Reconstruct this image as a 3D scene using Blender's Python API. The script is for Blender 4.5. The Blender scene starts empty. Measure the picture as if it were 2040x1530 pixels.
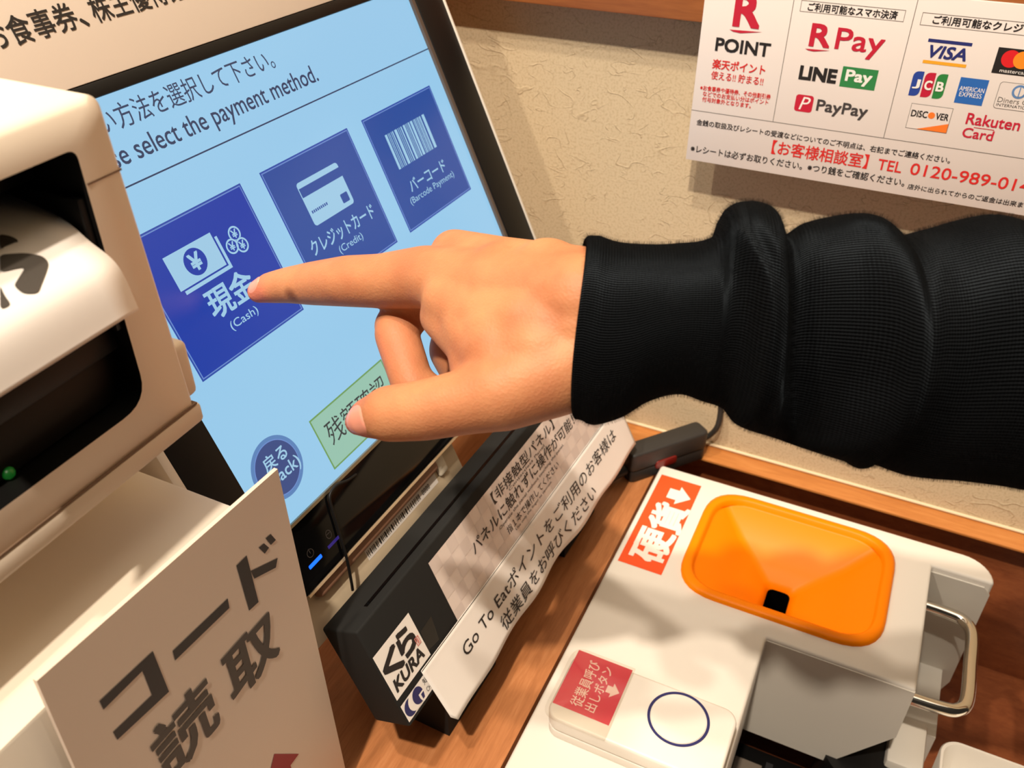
import bpy, bmesh, math, random
from mathutils import Vector, Matrix, noise
sc = bpy.context.scene
COL = sc.collection

# ---------------------------------------------------------------- camera
CAM = Vector((0.0, -0.66, 0.5321))
CAM_RIGHT = Vector((0.901963, 0.431813, -0.000387))
CAM_DOWN = Vector((0.251728, -0.526532, -0.812033))
CAM_FWD = Vector((-0.350850, 0.732326, -0.583612))
cd = bpy.data.cameras.new('camera'); cam = bpy.data.objects.new('camera', cd); COL.objects.link(cam)
m = Matrix.Identity(4)
for i in range(3):
    m[i][0] = CAM_RIGHT[i]; m[i][1] = -CAM_DOWN[i]; m[i][2] = -CAM_FWD[i]; m[i][3] = CAM[i]
cam.matrix_world = m
cd.sensor_width = 36.0; cd.lens = 36.0 * 1769.19 / 2040.0
cd.clip_start = 0.02
cd.dof.use_dof = True; cd.dof.focus_distance = 0.46; cd.dof.aperture_fstop = 15.0
sc.camera = cam

# ---------------------------------------------------------------- light and exposure
sc.view_settings.view_transform = 'Standard'; sc.view_settings.look = 'None'
sc.view_settings.gamma = 1.0; sc.view_settings.use_curve_mapping = False
sc.view_settings.exposure = 0.0
w = bpy.data.worlds.new('room_light'); sc.world = w; w.use_nodes = True
bg = w.node_tree.nodes['Background']; bg.inputs['Color'].default_value = (1.0, 0.82, 0.64, 1); bg.inputs['Strength'].default_value = 0.03
def lamp(name, loc, target, power, size, col=(1.0, 0.80, 0.58)):
    l = bpy.data.lights.new(name, 'AREA'); l.shape = 'DISK'; l.size = size; l.energy = power; l.color = col
    o = bpy.data.objects.new(name, l); COL.objects.link(o); o.location = loc
    o.rotation_euler = (Vector(target) - Vector(loc)).to_track_quat('-Z', 'Y').to_euler()
    return o
lamp('ceiling_spot', (-0.08, -1.22, 1.95), (-0.1, -0.25, 0.0), 38, 0.06, (1.0, 0.86, 0.70))
lamp('ceiling_spot', (-0.26, -0.92, 2.0), (-0.05, -0.3, 0.0), 17, 0.06, (1.0, 0.86, 0.70))
lamp('ceiling_spot', (-0.90, -1.05, 1.9), (-0.05, -0.3, 0.0), 17, 0.06, (1.0, 0.86, 0.70))
lamp('ceiling_bounce_fill', (-0.10, -0.55, 2.3), (-0.10, -0.55, 0.0), 14, 1.6, (1.0, 0.86, 0.70))  # added soft fill, stands in for light bounced off the ceiling

# ---------------------------------------------------------------- materials
def lin(c):
    return tuple(((x / 255.0) / 12.92 if x / 255.0 <= 0.04045 else ((x / 255.0 + 0.055) / 1.055) ** 2.4) for x in c)
MATS = {}
def mat(name, rgb, rough=0.5, metal=0.0, spec=0.5, emit=None, estr=1.0, coat=0.0, sheen=0.0, bump=None, trans=0.0, sss=0.0):
    if name in MATS: return MATS[name]
    m = bpy.data.materials.new(name); m.use_nodes = True; nt = m.node_tree; b = nt.nodes['Principled BSDF']
    b.inputs['Base Color'].default_value = (*lin(rgb), 1); b.inputs['Roughness'].default_value = rough
    b.inputs['Metallic'].default_value = metal; b.inputs['Specular IOR Level'].default_value = spec
    b.inputs['Coat Weight'].default_value = coat; b.inputs['Sheen Weight'].default_value = sheen
    b.inputs['Transmission Weight'].default_value = trans
    if sss:
        b.inputs['Subsurface Weight'].default_value = sss; b.inputs['Subsurface Radius'].default_value = (0.006, 0.002, 0.001); b.inputs['Subsurface Scale'].default_value = 1.0
    if emit:
        b.inputs['Emission Color'].default_value = (*lin(emit), 1); b.inputs['Emission Strength'].default_value = estr
    if bump:
        tc = nt.nodes.new('ShaderNodeTexCoord'); n = nt.nodes.new('ShaderNodeTexNoise'); bp = nt.nodes.new('ShaderNodeBump')
        n.inputs['Scale'].default_value = bump[0]; n.inputs['Detail'].default_value = 4; bp.inputs['Strength'].default_value = bump[1]; bp.inputs['Distance'].default_value = 0.001
        nt.links.new(tc.outputs['Object'], n.inputs['Vector']); nt.links.new(n.outputs['Fac'], bp.inputs['Height']); nt.links.new(bp.outputs['Normal'], b.inputs['Normal'])
    MATS[name] = m; return m
def nodes(m): return m.node_tree, m.node_tree.nodes['Principled BSDF']
def wood(name, cols, stretch, rough=0.42, scale=1.0):
    m = mat(name, (180, 110, 60), rough); nt, b = nodes(m)
    tc = nt.nodes.new('ShaderNodeTexCoord'); mp = nt.nodes.new('ShaderNodeMapping'); mp.inputs['Scale'].default_value = stretch
    n1 = nt.nodes.new('ShaderNodeTexNoise'); n1.inputs['Scale'].default_value = 22 * scale; n1.inputs['Detail'].default_value = 6; n1.inputs['Distortion'].default_value = 0.6
    n2 = nt.nodes.new('ShaderNodeTexNoise'); n2.inputs['Scale'].default_value = 110 * scale; n2.inputs['Detail'].default_value = 3
    mx = nt.nodes.new('ShaderNodeMix'); mx.data_type = 'FLOAT'; mx.inputs['Factor'].default_value = 0.35
    r = nt.nodes.new('ShaderNodeValToRGB'); e = r.color_ramp.elements
    e[0].position = 0.30; e[0].color = (*lin(cols[0]), 1); e[1].position = 0.72; e[1].color = (*lin(cols[2]), 1)
    k = e.new(0.52); k.color = (*lin(cols[1]), 1)
    L = nt.links.new
    L(tc.outputs['Object'], mp.inputs['Vector']); L(mp.outputs['Vector'], n1.inputs['Vector']); L(mp.outputs['Vector'], n2.inputs['Vector'])
    L(n1.outputs['Fac'], mx.inputs[2]); L(n2.outputs['Fac'], mx.inputs[3]); L(mx.outputs[0], r.inputs['Fac']); L(r.outputs['Color'], b.inputs['Base Color'])
    return m
def wallpaper():
    m = mat('wallpaper', (204, 187, 154), 0.85, spec=0.2); nt, b = nodes(m); L = nt.links.new
    tc = nt.nodes.new('ShaderNodeTexCoord')
    hs = []
    for sc_, lo, dist in ((17.0, 0.020, 0.30), (27.0, 0.024, 0.45), (39.0, 0.028, 0.6)):
        n = nt.nodes.new('ShaderNodeTexNoise'); n.inputs['Scale'].default_value = sc_; n.inputs['Detail'].default_value = 2.0; n.inputs['Distortion'].default_value = dist
        mp = nt.nodes.new('ShaderNodeMapping'); mp.inputs['Location'].default_value = (sc_, 0, sc_ * 0.37); mp.inputs['Rotation'].default_value = (0, sc_ * 0.11, 0); mp.inputs['Scale'].default_value = (1.0, 1.0, 1.7)
        L(tc.outputs['Object'], mp.inputs['Vector']); L(mp.outputs['Vector'], n.inputs['Vector'])
        s = nt.nodes.new('ShaderNodeMath'); s.operation = 'SUBTRACT'; s.inputs[1].default_value = 0.5; L(n.outputs['Fac'], s.inputs[0])
        a = nt.nodes.new('ShaderNodeMath'); a.operation = 'ABSOLUTE'; L(s.outputs[0], a.inputs[0])
        k = nt.nodes.new('ShaderNodeMapRange'); k.inputs['From Min'].default_value = 0.0; k.inputs['From Max'].default_value = lo * 0.45; k.inputs['To Min'].default_value = 1.0; k.inputs['To Max'].default_value = 0.0
        L(a.outputs[0], k.inputs['Value'])
        g = nt.nodes.new('ShaderNodeTexNoise'); g.inputs['Scale'].default_value = sc_ * 1.3; L(mp.outputs['Vector'], g.inputs['Vector'])
        gr = nt.nodes.new('ShaderNodeMapRange'); gr.inputs['From Min'].default_value = 0.5; gr.inputs['From Max'].default_value = 0.62; L(g.outputs['Fac'], gr.inputs['Value'])
        mu = nt.nodes.new('ShaderNodeMath'); mu.operation = 'MULTIPLY'; L(k.outputs[0], mu.inputs[0]); L(gr.outputs[0], mu.inputs[1]); hs.append(mu)
    a1 = nt.nodes.new('ShaderNodeMath'); a1.operation = 'MAXIMUM'; L(hs[0].outputs[0], a1.inputs[0]); L(hs[1].outputs[0], a1.inputs[1])
    a2 = nt.nodes.new('ShaderNodeMath'); a2.operation = 'MAXIMUM'; L(a1.outputs[0], a2.inputs[0]); L(hs[2].outputs[0], a2.inputs[1])
    fn = nt.nodes.new('ShaderNodeTexNoise'); fn.inputs['Scale'].default_value = 520; fn.inputs['Detail'].default_value = 4; L(tc.outputs['Object'], fn.inputs['Vector'])
    fm = nt.nodes.new('ShaderNodeMath'); fm.operation = 'MULTIPLY'; fm.inputs[1].default_value = 0.22; L(fn.outputs['Fac'], fm.inputs[0])
    ad = nt.nodes.new('ShaderNodeMath'); ad.operation = 'ADD'; L(a2.outputs[0], ad.inputs[0]); L(fm.outputs[0], ad.inputs[1])
    bp = nt.nodes.new('ShaderNodeBump'); bp.inputs['Strength'].default_value = 0.55; bp.inputs['Distance'].default_value = 0.0006
    cr = nt.nodes.new('ShaderNodeValToRGB'); ce = cr.color_ramp.elements; ce[0].position = 0.36; ce[0].color = (*lin((190, 171, 139)), 1); ce[1].position = 0.52; ce[1].color = (*lin((204, 186, 155)), 1); L(fn.outputs['Fac'], cr.inputs['Fac']); fx = nt.nodes.new('ShaderNodeMix'); fx.data_type = 'RGBA'; fx.inputs[7].default_value = (*lin((160, 138, 106)), 1); fk = nt.nodes.new('ShaderNodeMath'); fk.operation = 'MULTIPLY'; fk.inputs[1].default_value = 0.32; L(a2.outputs[0], fk.inputs[0]); L(fk.outputs[0], fx.inputs['Factor']); L(cr.outputs['Color'], fx.inputs[6]); L(fx.outputs[2], b.inputs['Base Color'])
    L(ad.outputs[0], bp.inputs['Height']); L(bp.outputs['Normal'], b.inputs['Normal'])
    return m
def knit():
    m = mat('black_knit', (8, 8, 9), 1.0, spec=0.03, sheen=0.03); nt, b = nodes(m); L = nt.links.new
    b.inputs['Sheen Roughness'].default_value = 0.5; b.inputs['Sheen Tint'].default_value = (0.7, 0.85, 1.0, 1)
    uv = nt.nodes.new('ShaderNodeUVMap'); sp = nt.nodes.new('ShaderNodeSeparateXYZ'); L(uv.outputs['UV'], sp.inputs[0])
    k = nt.nodes.new('ShaderNodeMath'); k.operation = 'MULTIPLY'; k.inputs[1].default_value = 6.2832 * 230; L(sp.outputs['Y'], k.inputs[0])
    s = nt.nodes.new('ShaderNodeMath'); s.operation = 'SINE'; L(k.outputs[0], s.inputs[0])
    k2 = nt.nodes.new('ShaderNodeMath'); k2.operation = 'MULTIPLY'; k2.inputs[1].default_value = 6.2832 * 900; L(sp.outputs['X'], k2.inputs[0])
    s2 = nt.nodes.new('ShaderNodeMath'); s2.operation = 'SINE'; L(k2.outputs[0], s2.inputs[0])
    h = nt.nodes.new('ShaderNodeMath'); h.operation = 'MULTIPLY_ADD'; h.inputs[1].default_value = 0.25; L(s2.outputs[0], h.inputs[0]); L(s.outputs[0], h.inputs[2])
    bp = nt.nodes.new('ShaderNodeBump'); bp.inputs['Strength'].default_value = 1.0; bp.inputs['Distance'].default_value = 0.0014
    L(h.outputs[0], bp.inputs['Height']); L(bp.outputs['Normal'], b.inputs['Normal'])
    r = nt.nodes.new('ShaderNodeMapRange'); r.inputs['From Min'].default_value = -1; r.inputs['To Min'].default_value = 0.12; r.inputs['To Max'].default_value = 1.0; L(s.outputs[0], r.inputs['Value'])
    mx = nt.nodes.new('ShaderNodeMix'); mx.data_type = 'RGBA'; mx.blend_type = 'MULTIPLY'; mx.inputs['Factor'].default_value = 1.0
    mx.inputs[6].default_value = (*lin((17, 18, 20)), 1); L(r.outputs[0], mx.inputs[7]); L(mx.outputs[2], b.inputs['Base Color'])
    return m
def skin():
    m = mat('skin', (196, 138, 100), 0.46, spec=0.4, sss=0.25); nt, b = nodes(m); L = nt.links.new; b.inputs['Roughness'].default_value = 0.55; b.inputs['Specular IOR Level'].default_value = 0.3
    tc = nt.nodes.new('ShaderNodeTexCoord'); n = nt.nodes.new('ShaderNodeTexNoise'); n.inputs['Scale'].default_value = 45; n.inputs['Detail'].default_value = 4
    L(tc.outputs['Object'], n.inputs['Vector']); r = nt.nodes.new('ShaderNodeValToRGB'); e = r.color_ramp.elements
    e[0].position = 0.35; e[0].color = (*lin((178, 114, 78)), 1); e[1].position = 0.7; e[1].color = (*lin((192, 132, 91)), 1)
    L(n.outputs['Fac'], r.inputs['Fac'])
    # redder skin at the two finger tips
    prev = r.outputs['Color']
    for p, rad, col, amt in (((-0.1846, -0.4243, 0.3032), 0.0140, (206, 112, 92), 0.75), ((-0.2908, -0.3583, 0.3041), 0.0160, (212, 118, 92), 0.70), ((-0.2652, -0.3590, 0.3102), 0.0060, (112, 66, 46), 0.85), ((-0.1036, -0.3919, 0.3688), 0.0022, (206, 100, 90), 0.80), ((-0.2005, -0.3679, 0.2995), 0.0200, (196, 112, 84), 0.50), ((-0.1790, -0.4251, 0.2971), 0.0060, (150, 84, 64), 0.60)):
        d = nt.nodes.new('ShaderNodeVectorMath'); d.operation = 'DISTANCE'; d.inputs[1].default_value = p; L(tc.outputs['Object'], d.inputs[0])
        k = nt.nodes.new('ShaderNodeMapRange'); k.interpolation_type = 'SMOOTHSTEP'; k.inputs['From Min'].default_value = rad * 0.25; k.inputs['From Max'].default_value = rad; k.inputs['To Min'].default_value = amt; k.inputs['To Max'].default_value = 0.0
        L(d.outputs['Value'], k.inputs['Value']); mx = nt.nodes.new('ShaderNodeMix'); mx.data_type = 'RGBA'; mx.inputs[7].default_value = (*lin(col), 1)
        L(k.outputs[0], mx.inputs['Factor']); L(prev, mx.inputs[6]); prev = mx.outputs[2]
    L(prev, b.inputs['Base Color'])
    v = nt.nodes.new('ShaderNodeTexVoronoi'); v.inputs['Scale'].default_value = 850; L(tc.outputs['Object'], v.inputs['Vector'])
    n2 = nt.nodes.new('ShaderNodeTexNoise'); n2.inputs['Scale'].default_value = 160; n2.inputs['Detail'].default_value = 5; L(tc.outputs['Object'], n2.inputs['Vector'])
    ad = nt.nodes.new('ShaderNodeMath'); ad.operation = 'MULTIPLY_ADD'; ad.inputs[1].default_value = 0.5; L(v.outputs['Distance'], ad.inputs[0]); L(n2.outputs['Fac'], ad.inputs[2])
    bp = nt.nodes.new('ShaderNodeBump'); bp.inputs['Strength'].default_value = 0.35; bp.inputs['Distance'].default_value = 0.0006; L(ad.outputs[0], bp.inputs['Height']); L(bp.outputs['Normal'], b.inputs['Normal'])
    return m
WHITE = mat('white_plastic', (232, 226, 216), 0.42)
GREYW = mat('pale_grey_plastic', (214, 209, 199), 0.5)
PAPER = mat('white_paper', (236, 230, 224), 0.75, spec=0.25)
GLOSSP = mat('laminated_paper', (222, 212, 206), 0.35)
BLACK = mat('black_plastic', (13, 12, 12), 0.5, spec=0.3)
MATTE = mat('matte_black_foam', (30, 30, 29), 0.8, spec=0.25)
GLOSSB = mat('gloss_black', (8, 8, 9), 0.08)
CHROME = mat('chrome', (225, 220, 210), 0.12, metal=1.0)
ORANGE = mat('orange_plastic', (255, 136, 0), 0.40, spec=0.15)
WOODC = wood('counter_wood', ((166, 104, 60), (188, 122, 74), (202, 138, 90)), (9, 0.8, 3))
WOODX = wood('rail_wood', ((172, 104, 50), (190, 122, 62), (202, 136, 76)), (0.8, 9, 9))
WALLP = wallpaper(); KNIT = knit(); SKIN = skin()
INK = mat('black_ink', (26, 22, 22), 0.6); GREYINK = mat('grey_ink', (62, 56, 50), 0.6)
RED = mat('red_ink', (216, 20, 66), 0.55); VERM = mat('vermilion_ink', (206, 34, 30), 0.55)
NAVYI = mat('navy_ink', (28, 30, 92), 0.5)

# ---------------------------------------------------------------- geometry helpers
def link(name, me, parent=None):
    o = bpy.data.objects.new(name, me); COL.objects.link(o)
    if parent is not None: o.parent = parent
    return o
def tag(o, label, cat=None, group=None, kind=None):
    if label: o['label'] = label
    if cat: o['category'] = cat
    if group: o['group'] = group
    if kind: o['kind'] = kind
    return o
def empty(name, label, cat, group=None):
    return tag(link(name, None), label, cat, group)
def finish(name, bm, m, parent=None, smooth=False, angle=35):
    bmesh.ops.recalc_face_normals(bm, faces=bm.faces)
    me = bpy.data.meshes.new(name); bm.to_mesh(me); bm.free()
    for k in (m if isinstance(m, (list, tuple)) else [m]): me.materials.append(k)
    if smooth:
        for p in me.polygons: p.use_smooth = True
        if angle < 180: me.set_sharp_from_angle(angle=math.radians(angle))
    return link(name, me, parent)
def bevel(bm, w, seg=2, edges=None):
    if w > 0: bmesh.ops.bevel(bm, geom=edges or list(bm.edges), offset=w, segments=seg, profile=0.5, affect='EDGES', clamp_overlap=True)
class Frame:                                  # a local frame: origin, right, up, outward normal
    def __init__(s, o, x, y, n=None):
        s.o = Vector(o); s.x = Vector(x).normalized(); s.y = Vector(y).normalized(); s.n = Vector(n) if n else s.x.cross(s.y); s.n.normalize()
    def p(s, x, y, h=0.0): return s.o + s.x * x + s.y * y + s.n * h
WF = Frame((0, 0, 0), (1, 0, 0), (0, 1, 0))
def add_box(bm, a, b, fr=WF, bv=0.0, seg=2):
    t = bmesh.new()
    vs = [t.verts.new(fr.p(x, y, z)) for z in (a[2], b[2]) for x, y in ((a[0], a[1]), (b[0], a[1]), (b[0], b[1]), (a[0], b[1]))]
    for f in ((3, 2, 1, 0), (4, 5, 6, 7), (0, 1, 5, 4), (1, 2, 6, 5), (2, 3, 7, 6), (3, 0, 4, 7)): t.faces.new([vs[i] for i in f])
    bmesh.ops.recalc_face_normals(t, faces=t.faces)
    bevel(t, bv, seg); merge(bm, t)
def merge(bm, t):
    mp = [bm.verts.new(v.co) for v in t.verts]
    t.verts.index_update()
    for f in t.faces: 
        nf = bm.faces.new([mp[v.index] for v in f.verts]); nf.smooth = f.smooth; nf.material_index = f.material_index
    t.free()
def box(name, a, b, m, parent=None, fr=WF, bv=0.0, seg=2):
    bm = bmesh.new(); add_box(bm, a, b, fr, bv, seg); return finish(name, bm, m, parent, bv > 0)
def add_prism(bm, pts, h0, h1, fr=WF, bv=0.0, seg=2):
    t = bmesh.new(); n = len(pts)
    lo = [t.verts.new(fr.p(x, y, h0)) for x, y in pts]; hi = [t.verts.new(fr.p(x, y, h1)) for x, y in pts]
    t.faces.new(lo[::-1]); t.faces.new(hi)
    for i in range(n): t.faces.new((lo[i], lo[(i + 1) % n], hi[(i + 1) % n], hi[i]))
    bmesh.ops.recalc_face_normals(t, faces=t.faces)
    if bv:
        es = [e for e in t.edges if e.calc_face_angle(0) > 0.6]; bevel(t, bv, seg, es)
    merge(bm, t)
def prism(name, pts, h0, h1, m, parent=None, fr=WF, bv=0.0, seg=2):
    bm = bmesh.new(); add_prism(bm, pts, h0, h1, fr, bv, seg); return finish(name, bm, m, parent, True)
def rrect(x0, y0, x1, y1, r, n=6):
    out = []
    for cx, cy, a in ((x1 - r, y1 - r, 0), (x0 + r, y1 - r, 90), (x0 + r, y0 + r, 180), (x1 - r, y0 + r, 270)):
        for i in range(n + 1):
            t = math.radians(a + 90 * i / n); out.append((cx + r * math.cos(t), cy + r * math.sin(t)))
    return out
def rpoly(pts, rs, n=6):                      # polygon with rounded corners
    out = []; N = len(pts)
    for i in range(N):
        p = Vector(pts[i]); a = Vector(pts[i - 1]); b = Vector(pts[(i + 1) % N]); r = rs[i] if isinstance(rs, (list, tuple)) else rs
        if r <= 0: out.append(tuple(p)); continue
        u = (a - p).normalized() * r; v = (b - p).normalized() * r
        for k in range(n + 1):
            t = k / n; out.append(tuple((p + u) * (1 - t) ** 2 + p * 2 * t * (1 - t) + (p + v) * t * t))
    return out
def tube(name, pts, r, m, parent=None, seg=14, sub=6, cyc=False):
    P = [Vector(p) for p in pts]
    if sub > 1 and len(P) > 2:
        Q = []
        for i in range(len(P) - 1):
            p0 = P[max(i - 1, 0)]; p1 = P[i]; p2 = P[i + 1]; p3 = P[min(i + 2, len(P) - 1)]
            for k in range(sub):
                t = k / sub; Q.append(0.5 * ((2 * p1) + (p2 - p0) * t + (2 * p0 - 5 * p1 + 4 * p2 - p3) * t * t + (3 * p1 - p0 - 3 * p2 + p3) * t ** 3))
        P = Q + [P[-1]]
    bm = bmesh.new(); rings = []; up = None
    for i, p in enumerate(P):
        d = (P[min(i + 1, len(P) - 1)] - P[max(i - 1, 0)]).normalized()
        if up is None: up = d.orthogonal().normalized()
        up = (up - d * up.dot(d)).normalized(); sd = d.cross(up)
        rr = r(i / (len(P) - 1)) if callable(r) else r
        rings.append([bm.verts.new(p + (up * math.cos(2 * math.pi * k / seg) + sd * math.sin(2 * math.pi * k / seg)) * rr) for k in range(seg)])
    for a, b in zip(rings, rings[1:]):
        for k in range(seg): bm.faces.new((a[k], a[(k + 1) % seg], b[(k + 1) % seg], b[k]))
    bm.faces.new(rings[0][::-1]); bm.faces.new(rings[-1])
    return finish(name, bm, m, parent, True, 60)

# ---------------------------------------------------------------- printed lettering
def glyphs(s, bold=0.0, shear=0.0):      # outline of a word as triangles
    c = bpy.data.curves.new('lettering', 'FONT'); c.body = s; c.size = 1.0; c.offset = bold; c.shear = shear; c.resolution_u = 3
    o = bpy.data.objects.new('lettering', c); COL.objects.link(o)
    dg = bpy.context.evaluated_depsgraph_get(); me = bpy.data.meshes.new_from_object(o.evaluated_get(dg))
    vs = [(v.co.x, v.co.y) for v in me.vertices]; fs = [tuple(p.vertices) for p in me.polygons]
    bpy.data.objects.remove(o); bpy.data.curves.remove(c); bpy.data.meshes.remove(me)
    return vs, fs
class Print:                                  # everything printed on one sheet, as one mesh just above it
    def __init__(s, fr, lift=0.00012): s.fr = fr; s.v = []; s.f = []; s.mi = []; s.m = []; s.lift = lift; s.warp = None
    def _m(s, m):
        if m not in s.m: s.m.append(m)
        return s.m.index(m)
    def raw(s, vs, fs, m, layer=1, block=0):
        b = len(s.v); k = s._m(m)
        for q, (x, y) in enumerate(vs):
            h = s.lift * layer + (q // block * 6e-6 if block else 0.0)
            s.v.append(s.fr.p(x, y, h + (s.warp(x, y) if s.warp else 0.0)))
        for f in fs: s.f.append([b + i for i in f]); s.mi.append(k)
    def text(s, t, x0, y0, x1, y1, m, bold=0.0, shear=0.0, layer=2, rot=0.0):
        vs, fs = glyphs(t, 0.0, shear)
        if not vs: return
        a = min(v[0] for v in vs); b = max(v[0] for v in vs); c = min(v[1] for v in vs); d = max(v[1] for v in vs)
        vs = [(x0 + (v[0] - a) / (b - a) * (x1 - x0), y0 + (v[1] - c) / (d - c) * (y1 - y0)) for v in vs]
        block = len(vs) if bold else 0
        if bold:
            sy = (y1 - y0) / max(d - c, 1e-6); e = bold * sy * 0.9; k = len(vs); dirs = [(e, e), (-e, e), (e, -e), (-e, -e)] + ([(e, 0), (-e, 0), (0, e), (0, -e)] if bold > 0.02 else [])
            V = list(vs); G = list(fs)
            for q, (ox, oy) in enumerate(dirs):
                V += [(x + ox, y + oy) for x, y in vs]; G += [tuple(i + k * (q + 1) for i in f) for f in fs]
            vs, fs = V, G
        if rot:
            mx = (x0 + x1) / 2; my = (y0 + y1) / 2; cr = math.cos(rot); sr = math.sin(rot)
            vs = [(mx + (x - mx) * cr - (y - my) * sr, my + (x - mx) * sr + (y - my) * cr) for x, y in vs]
        s.raw(vs, fs, m, layer, block)
    def poly(s, pts, m, layer=1): s.raw(pts, [tuple(range(len(pts)))], m, layer)
    def rect(s, x0, y0, x1, y1, m, layer=1): s.poly([(x0, y0), (x1, y0), (x1, y1), (x0, y1)], m, layer)
    def frame(s, x0, y0, x1, y1, w, m, layer=1):
        s.rect(x0, y0, x1, y0 + w, m, layer); s.rect(x0, y1 - w, x1, y1, m, layer); s.rect(x0, y0 + w, x0 + w, y1 - w, m, layer); s.rect(x1 - w, y0 + w, x1, y1 - w, m, layer)
    def disc(s, cx, cy, r, m, layer=1, ry=None, n=32): s.poly([(cx + r * math.cos(2 * math.pi * i / n), cy + (ry or r) * math.sin(2 * math.pi * i / n)) for i in range(n)], m, layer)
    def ring(s, cx, cy, r, w, m, layer=1, ry=None, n=48):
        ry = ry or r; vs = []
        for i in range(n):
            c = math.cos(2 * math.pi * i / n); q = math.sin(2 * math.pi * i / n); vs += [(cx + r * c, cy + ry * q), (cx + (r - w) * c, cy + (ry - w) * q)]
        s.raw(vs, [(2 * i, 2 * ((i + 1) % n), 2 * ((i + 1) % n) + 1, 2 * i + 1) for i in range(n)], m, layer)
    def build(s, name, parent):
        me = bpy.data.meshes.new(name); me.from_pydata(s.v, [], s.f)
        for k in s.m: me.materials.append(k)
        for p, k in zip(me.polygons, s.mi): p.material_index = k
        return link(name, me, parent)

# ================================================================ THE SETTING
tag(box('wall_back', (-1.3, 0.0, -0.75), (1.3, 0.08, 1.75), WALLP), 'cream fibre textured wallpaper wall behind the counter', kind='structure')
tag(box('trim_1', (-1.3, -0.0228, 0.3766), (1.3, 0.0, 0.47), wood('shaded_rail_wood', ((140, 80, 36), (158, 94, 44), (170, 104, 54)), (0.8, 9, 9)), bv=0.0012), 'orange brown wooden rail along the wall', kind='structure')  # same wood as the ledge; shade of the upright face put into its colour
tag(box('floor', (-1.3, -1.6, -0.79), (1.3, 0.0, -0.75), mat('floor_tile', (120, 110, 100), 0.5)), 'plain floor below the counter', kind='structure')

# counter with a recess for the coin machine
ct = empty('counter', 'brown wooden checkout counter with a recess holding the coin machine', 'counter')
FL = -0.165
bm = bmesh.new()
add_box(bm, (-0.75, -0.85, -0.04), (-0.1445, 0.0, 0.0))
finish('counter_top', bm, WOODC, ct)
box('back_ledge', (-0.1445, -0.0228, -0.0025), (0.9, 0.0, 0.0), WOODX, ct, bv=0.0005)
bm = bmesh.new(); add_box(bm, (-0.75, -0.0228, 0.0), (-0.1445, 0.0, 0.0004)); finish('ledge_strip', bm, WOODX, ct)
bm = bmesh.new(); add_box(bm, (-0.75, -0.003, 0.0006), (0.9, 0.0, 0.0028), bv=0.0008); finish('caulk_bead', bm, mat('caulk', (226, 206, 172), 0.6), ct)
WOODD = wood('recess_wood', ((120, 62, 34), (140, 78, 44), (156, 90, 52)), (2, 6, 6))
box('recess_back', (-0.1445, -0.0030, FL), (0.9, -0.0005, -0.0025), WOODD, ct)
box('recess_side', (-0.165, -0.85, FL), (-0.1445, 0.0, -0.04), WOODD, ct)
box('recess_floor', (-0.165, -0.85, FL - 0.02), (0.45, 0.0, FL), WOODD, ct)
for x, y in ((-0.72, -0.8), (-0.72, -0.06), (0.40, -0.8), (0.40, -0.06)): box('leg', (x - 0.03, y - 0.03, -0.75), (x + 0.03, y + 0.03, FL - 0.02 if x > 0 else -0.04), WOODD, ct)

# ================================================================ PAYMENT NOTICE ON THE WALL
po = empty('payment_notice', 'large white payment notice board with card logos hanging on the wall', 'sign')
PF = Frame((0, -0.026, 0), (1, 0, 0), (0, 0, 1), (0, -1, 0))
box('board', (-0.159, -0.026, 0.2798), (0.145, -0.0232, 0.4075), GLOSSP, po, bv=0.0004)
P = Print(Frame((0, -0.026, 0), (1, 0, 0), (0, 0, 1), (0, -1, 0)), 0.00012)
CRIM = mat('crimson_ink', (190, 28, 54), 0.5); LN = mat('rule_grey', (110, 104, 98), 0.6)
P.rect(-0.159, 0.3170, 0.145, 0.3174, LN); P.rect(-0.1003, 0.3174, -0.0999, 0.4073, LN); P.rect(-0.0261, 0.3174, -0.0257, 0.4073, LN)
def swoosh(x0, x1, y, h, m): P.poly([(x0, y), (x1, y + h * 0.4), (x0 + (x1 - x0) * 0.35, y - h), (x0 + (x1 - x0) * 0.12, y - h * 0.7)], m, 2)
P.text('R', -0.1370, 0.3784, -0.1205, 0.3985, CRIM, 0.035); swoosh(-0.1393, -0.1172, 0.3752, 0.0016, CRIM)
P.text('POINT', -0.1472, 0.3605, -0.1102, 0.3690, INK, 0.03)
P.text('楽天ポイント', -0.1478, 0.3482, -0.1112, 0.3548, VERM, 0.02); P.text('使える!! 貯まる!!', -0.1478, 0.3408, -0.1112, 0.3466, VERM, 0.010)
P.text('※お食事券や優待券、その他割引券', -0.1545, 0.3322, -0.1045, 0.3358, VERM, 0.014); P.text('などでのお支払い分はポイント', -0.1520, 0.3283, -0.1055, 0.3318, VERM, 0.014); P.text('付与対象外となります。', -0.1520, 0.3243, -0.1170, 0.3278, VERM, 0.014)
P.frame(-0.0953, 0.3912, -0.0312, 0.3982, 0.0003, LN); P.text('ご利用可能なスマホ決済', -0.0905, 0.3922, -0.0355, 0.3972, INK, 0.02)
P.text('R', -0.0853, 0.3710, -0.0730, 0.3845, CRIM, 0.03); swoosh(-0.0875, -0.0715, 0.3686, 0.0012, CRIM); P.text('Pay', -0.0690, 0.3665, -0.0392, 0.3838, CRIM, 0.012)
P.text('LINE', -0.0878, 0.3490, -0.0644, 0.3572, INK, 0.05); P.rect(-0.0612, 0.3472, -0.0388, 0.3604, mat('green_ink', (44, 128, 70), 0.5)); P.text('Pay', -0.0582, 0.3492, -0.0420, 0.3585, PAPER, 0.03)
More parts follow.
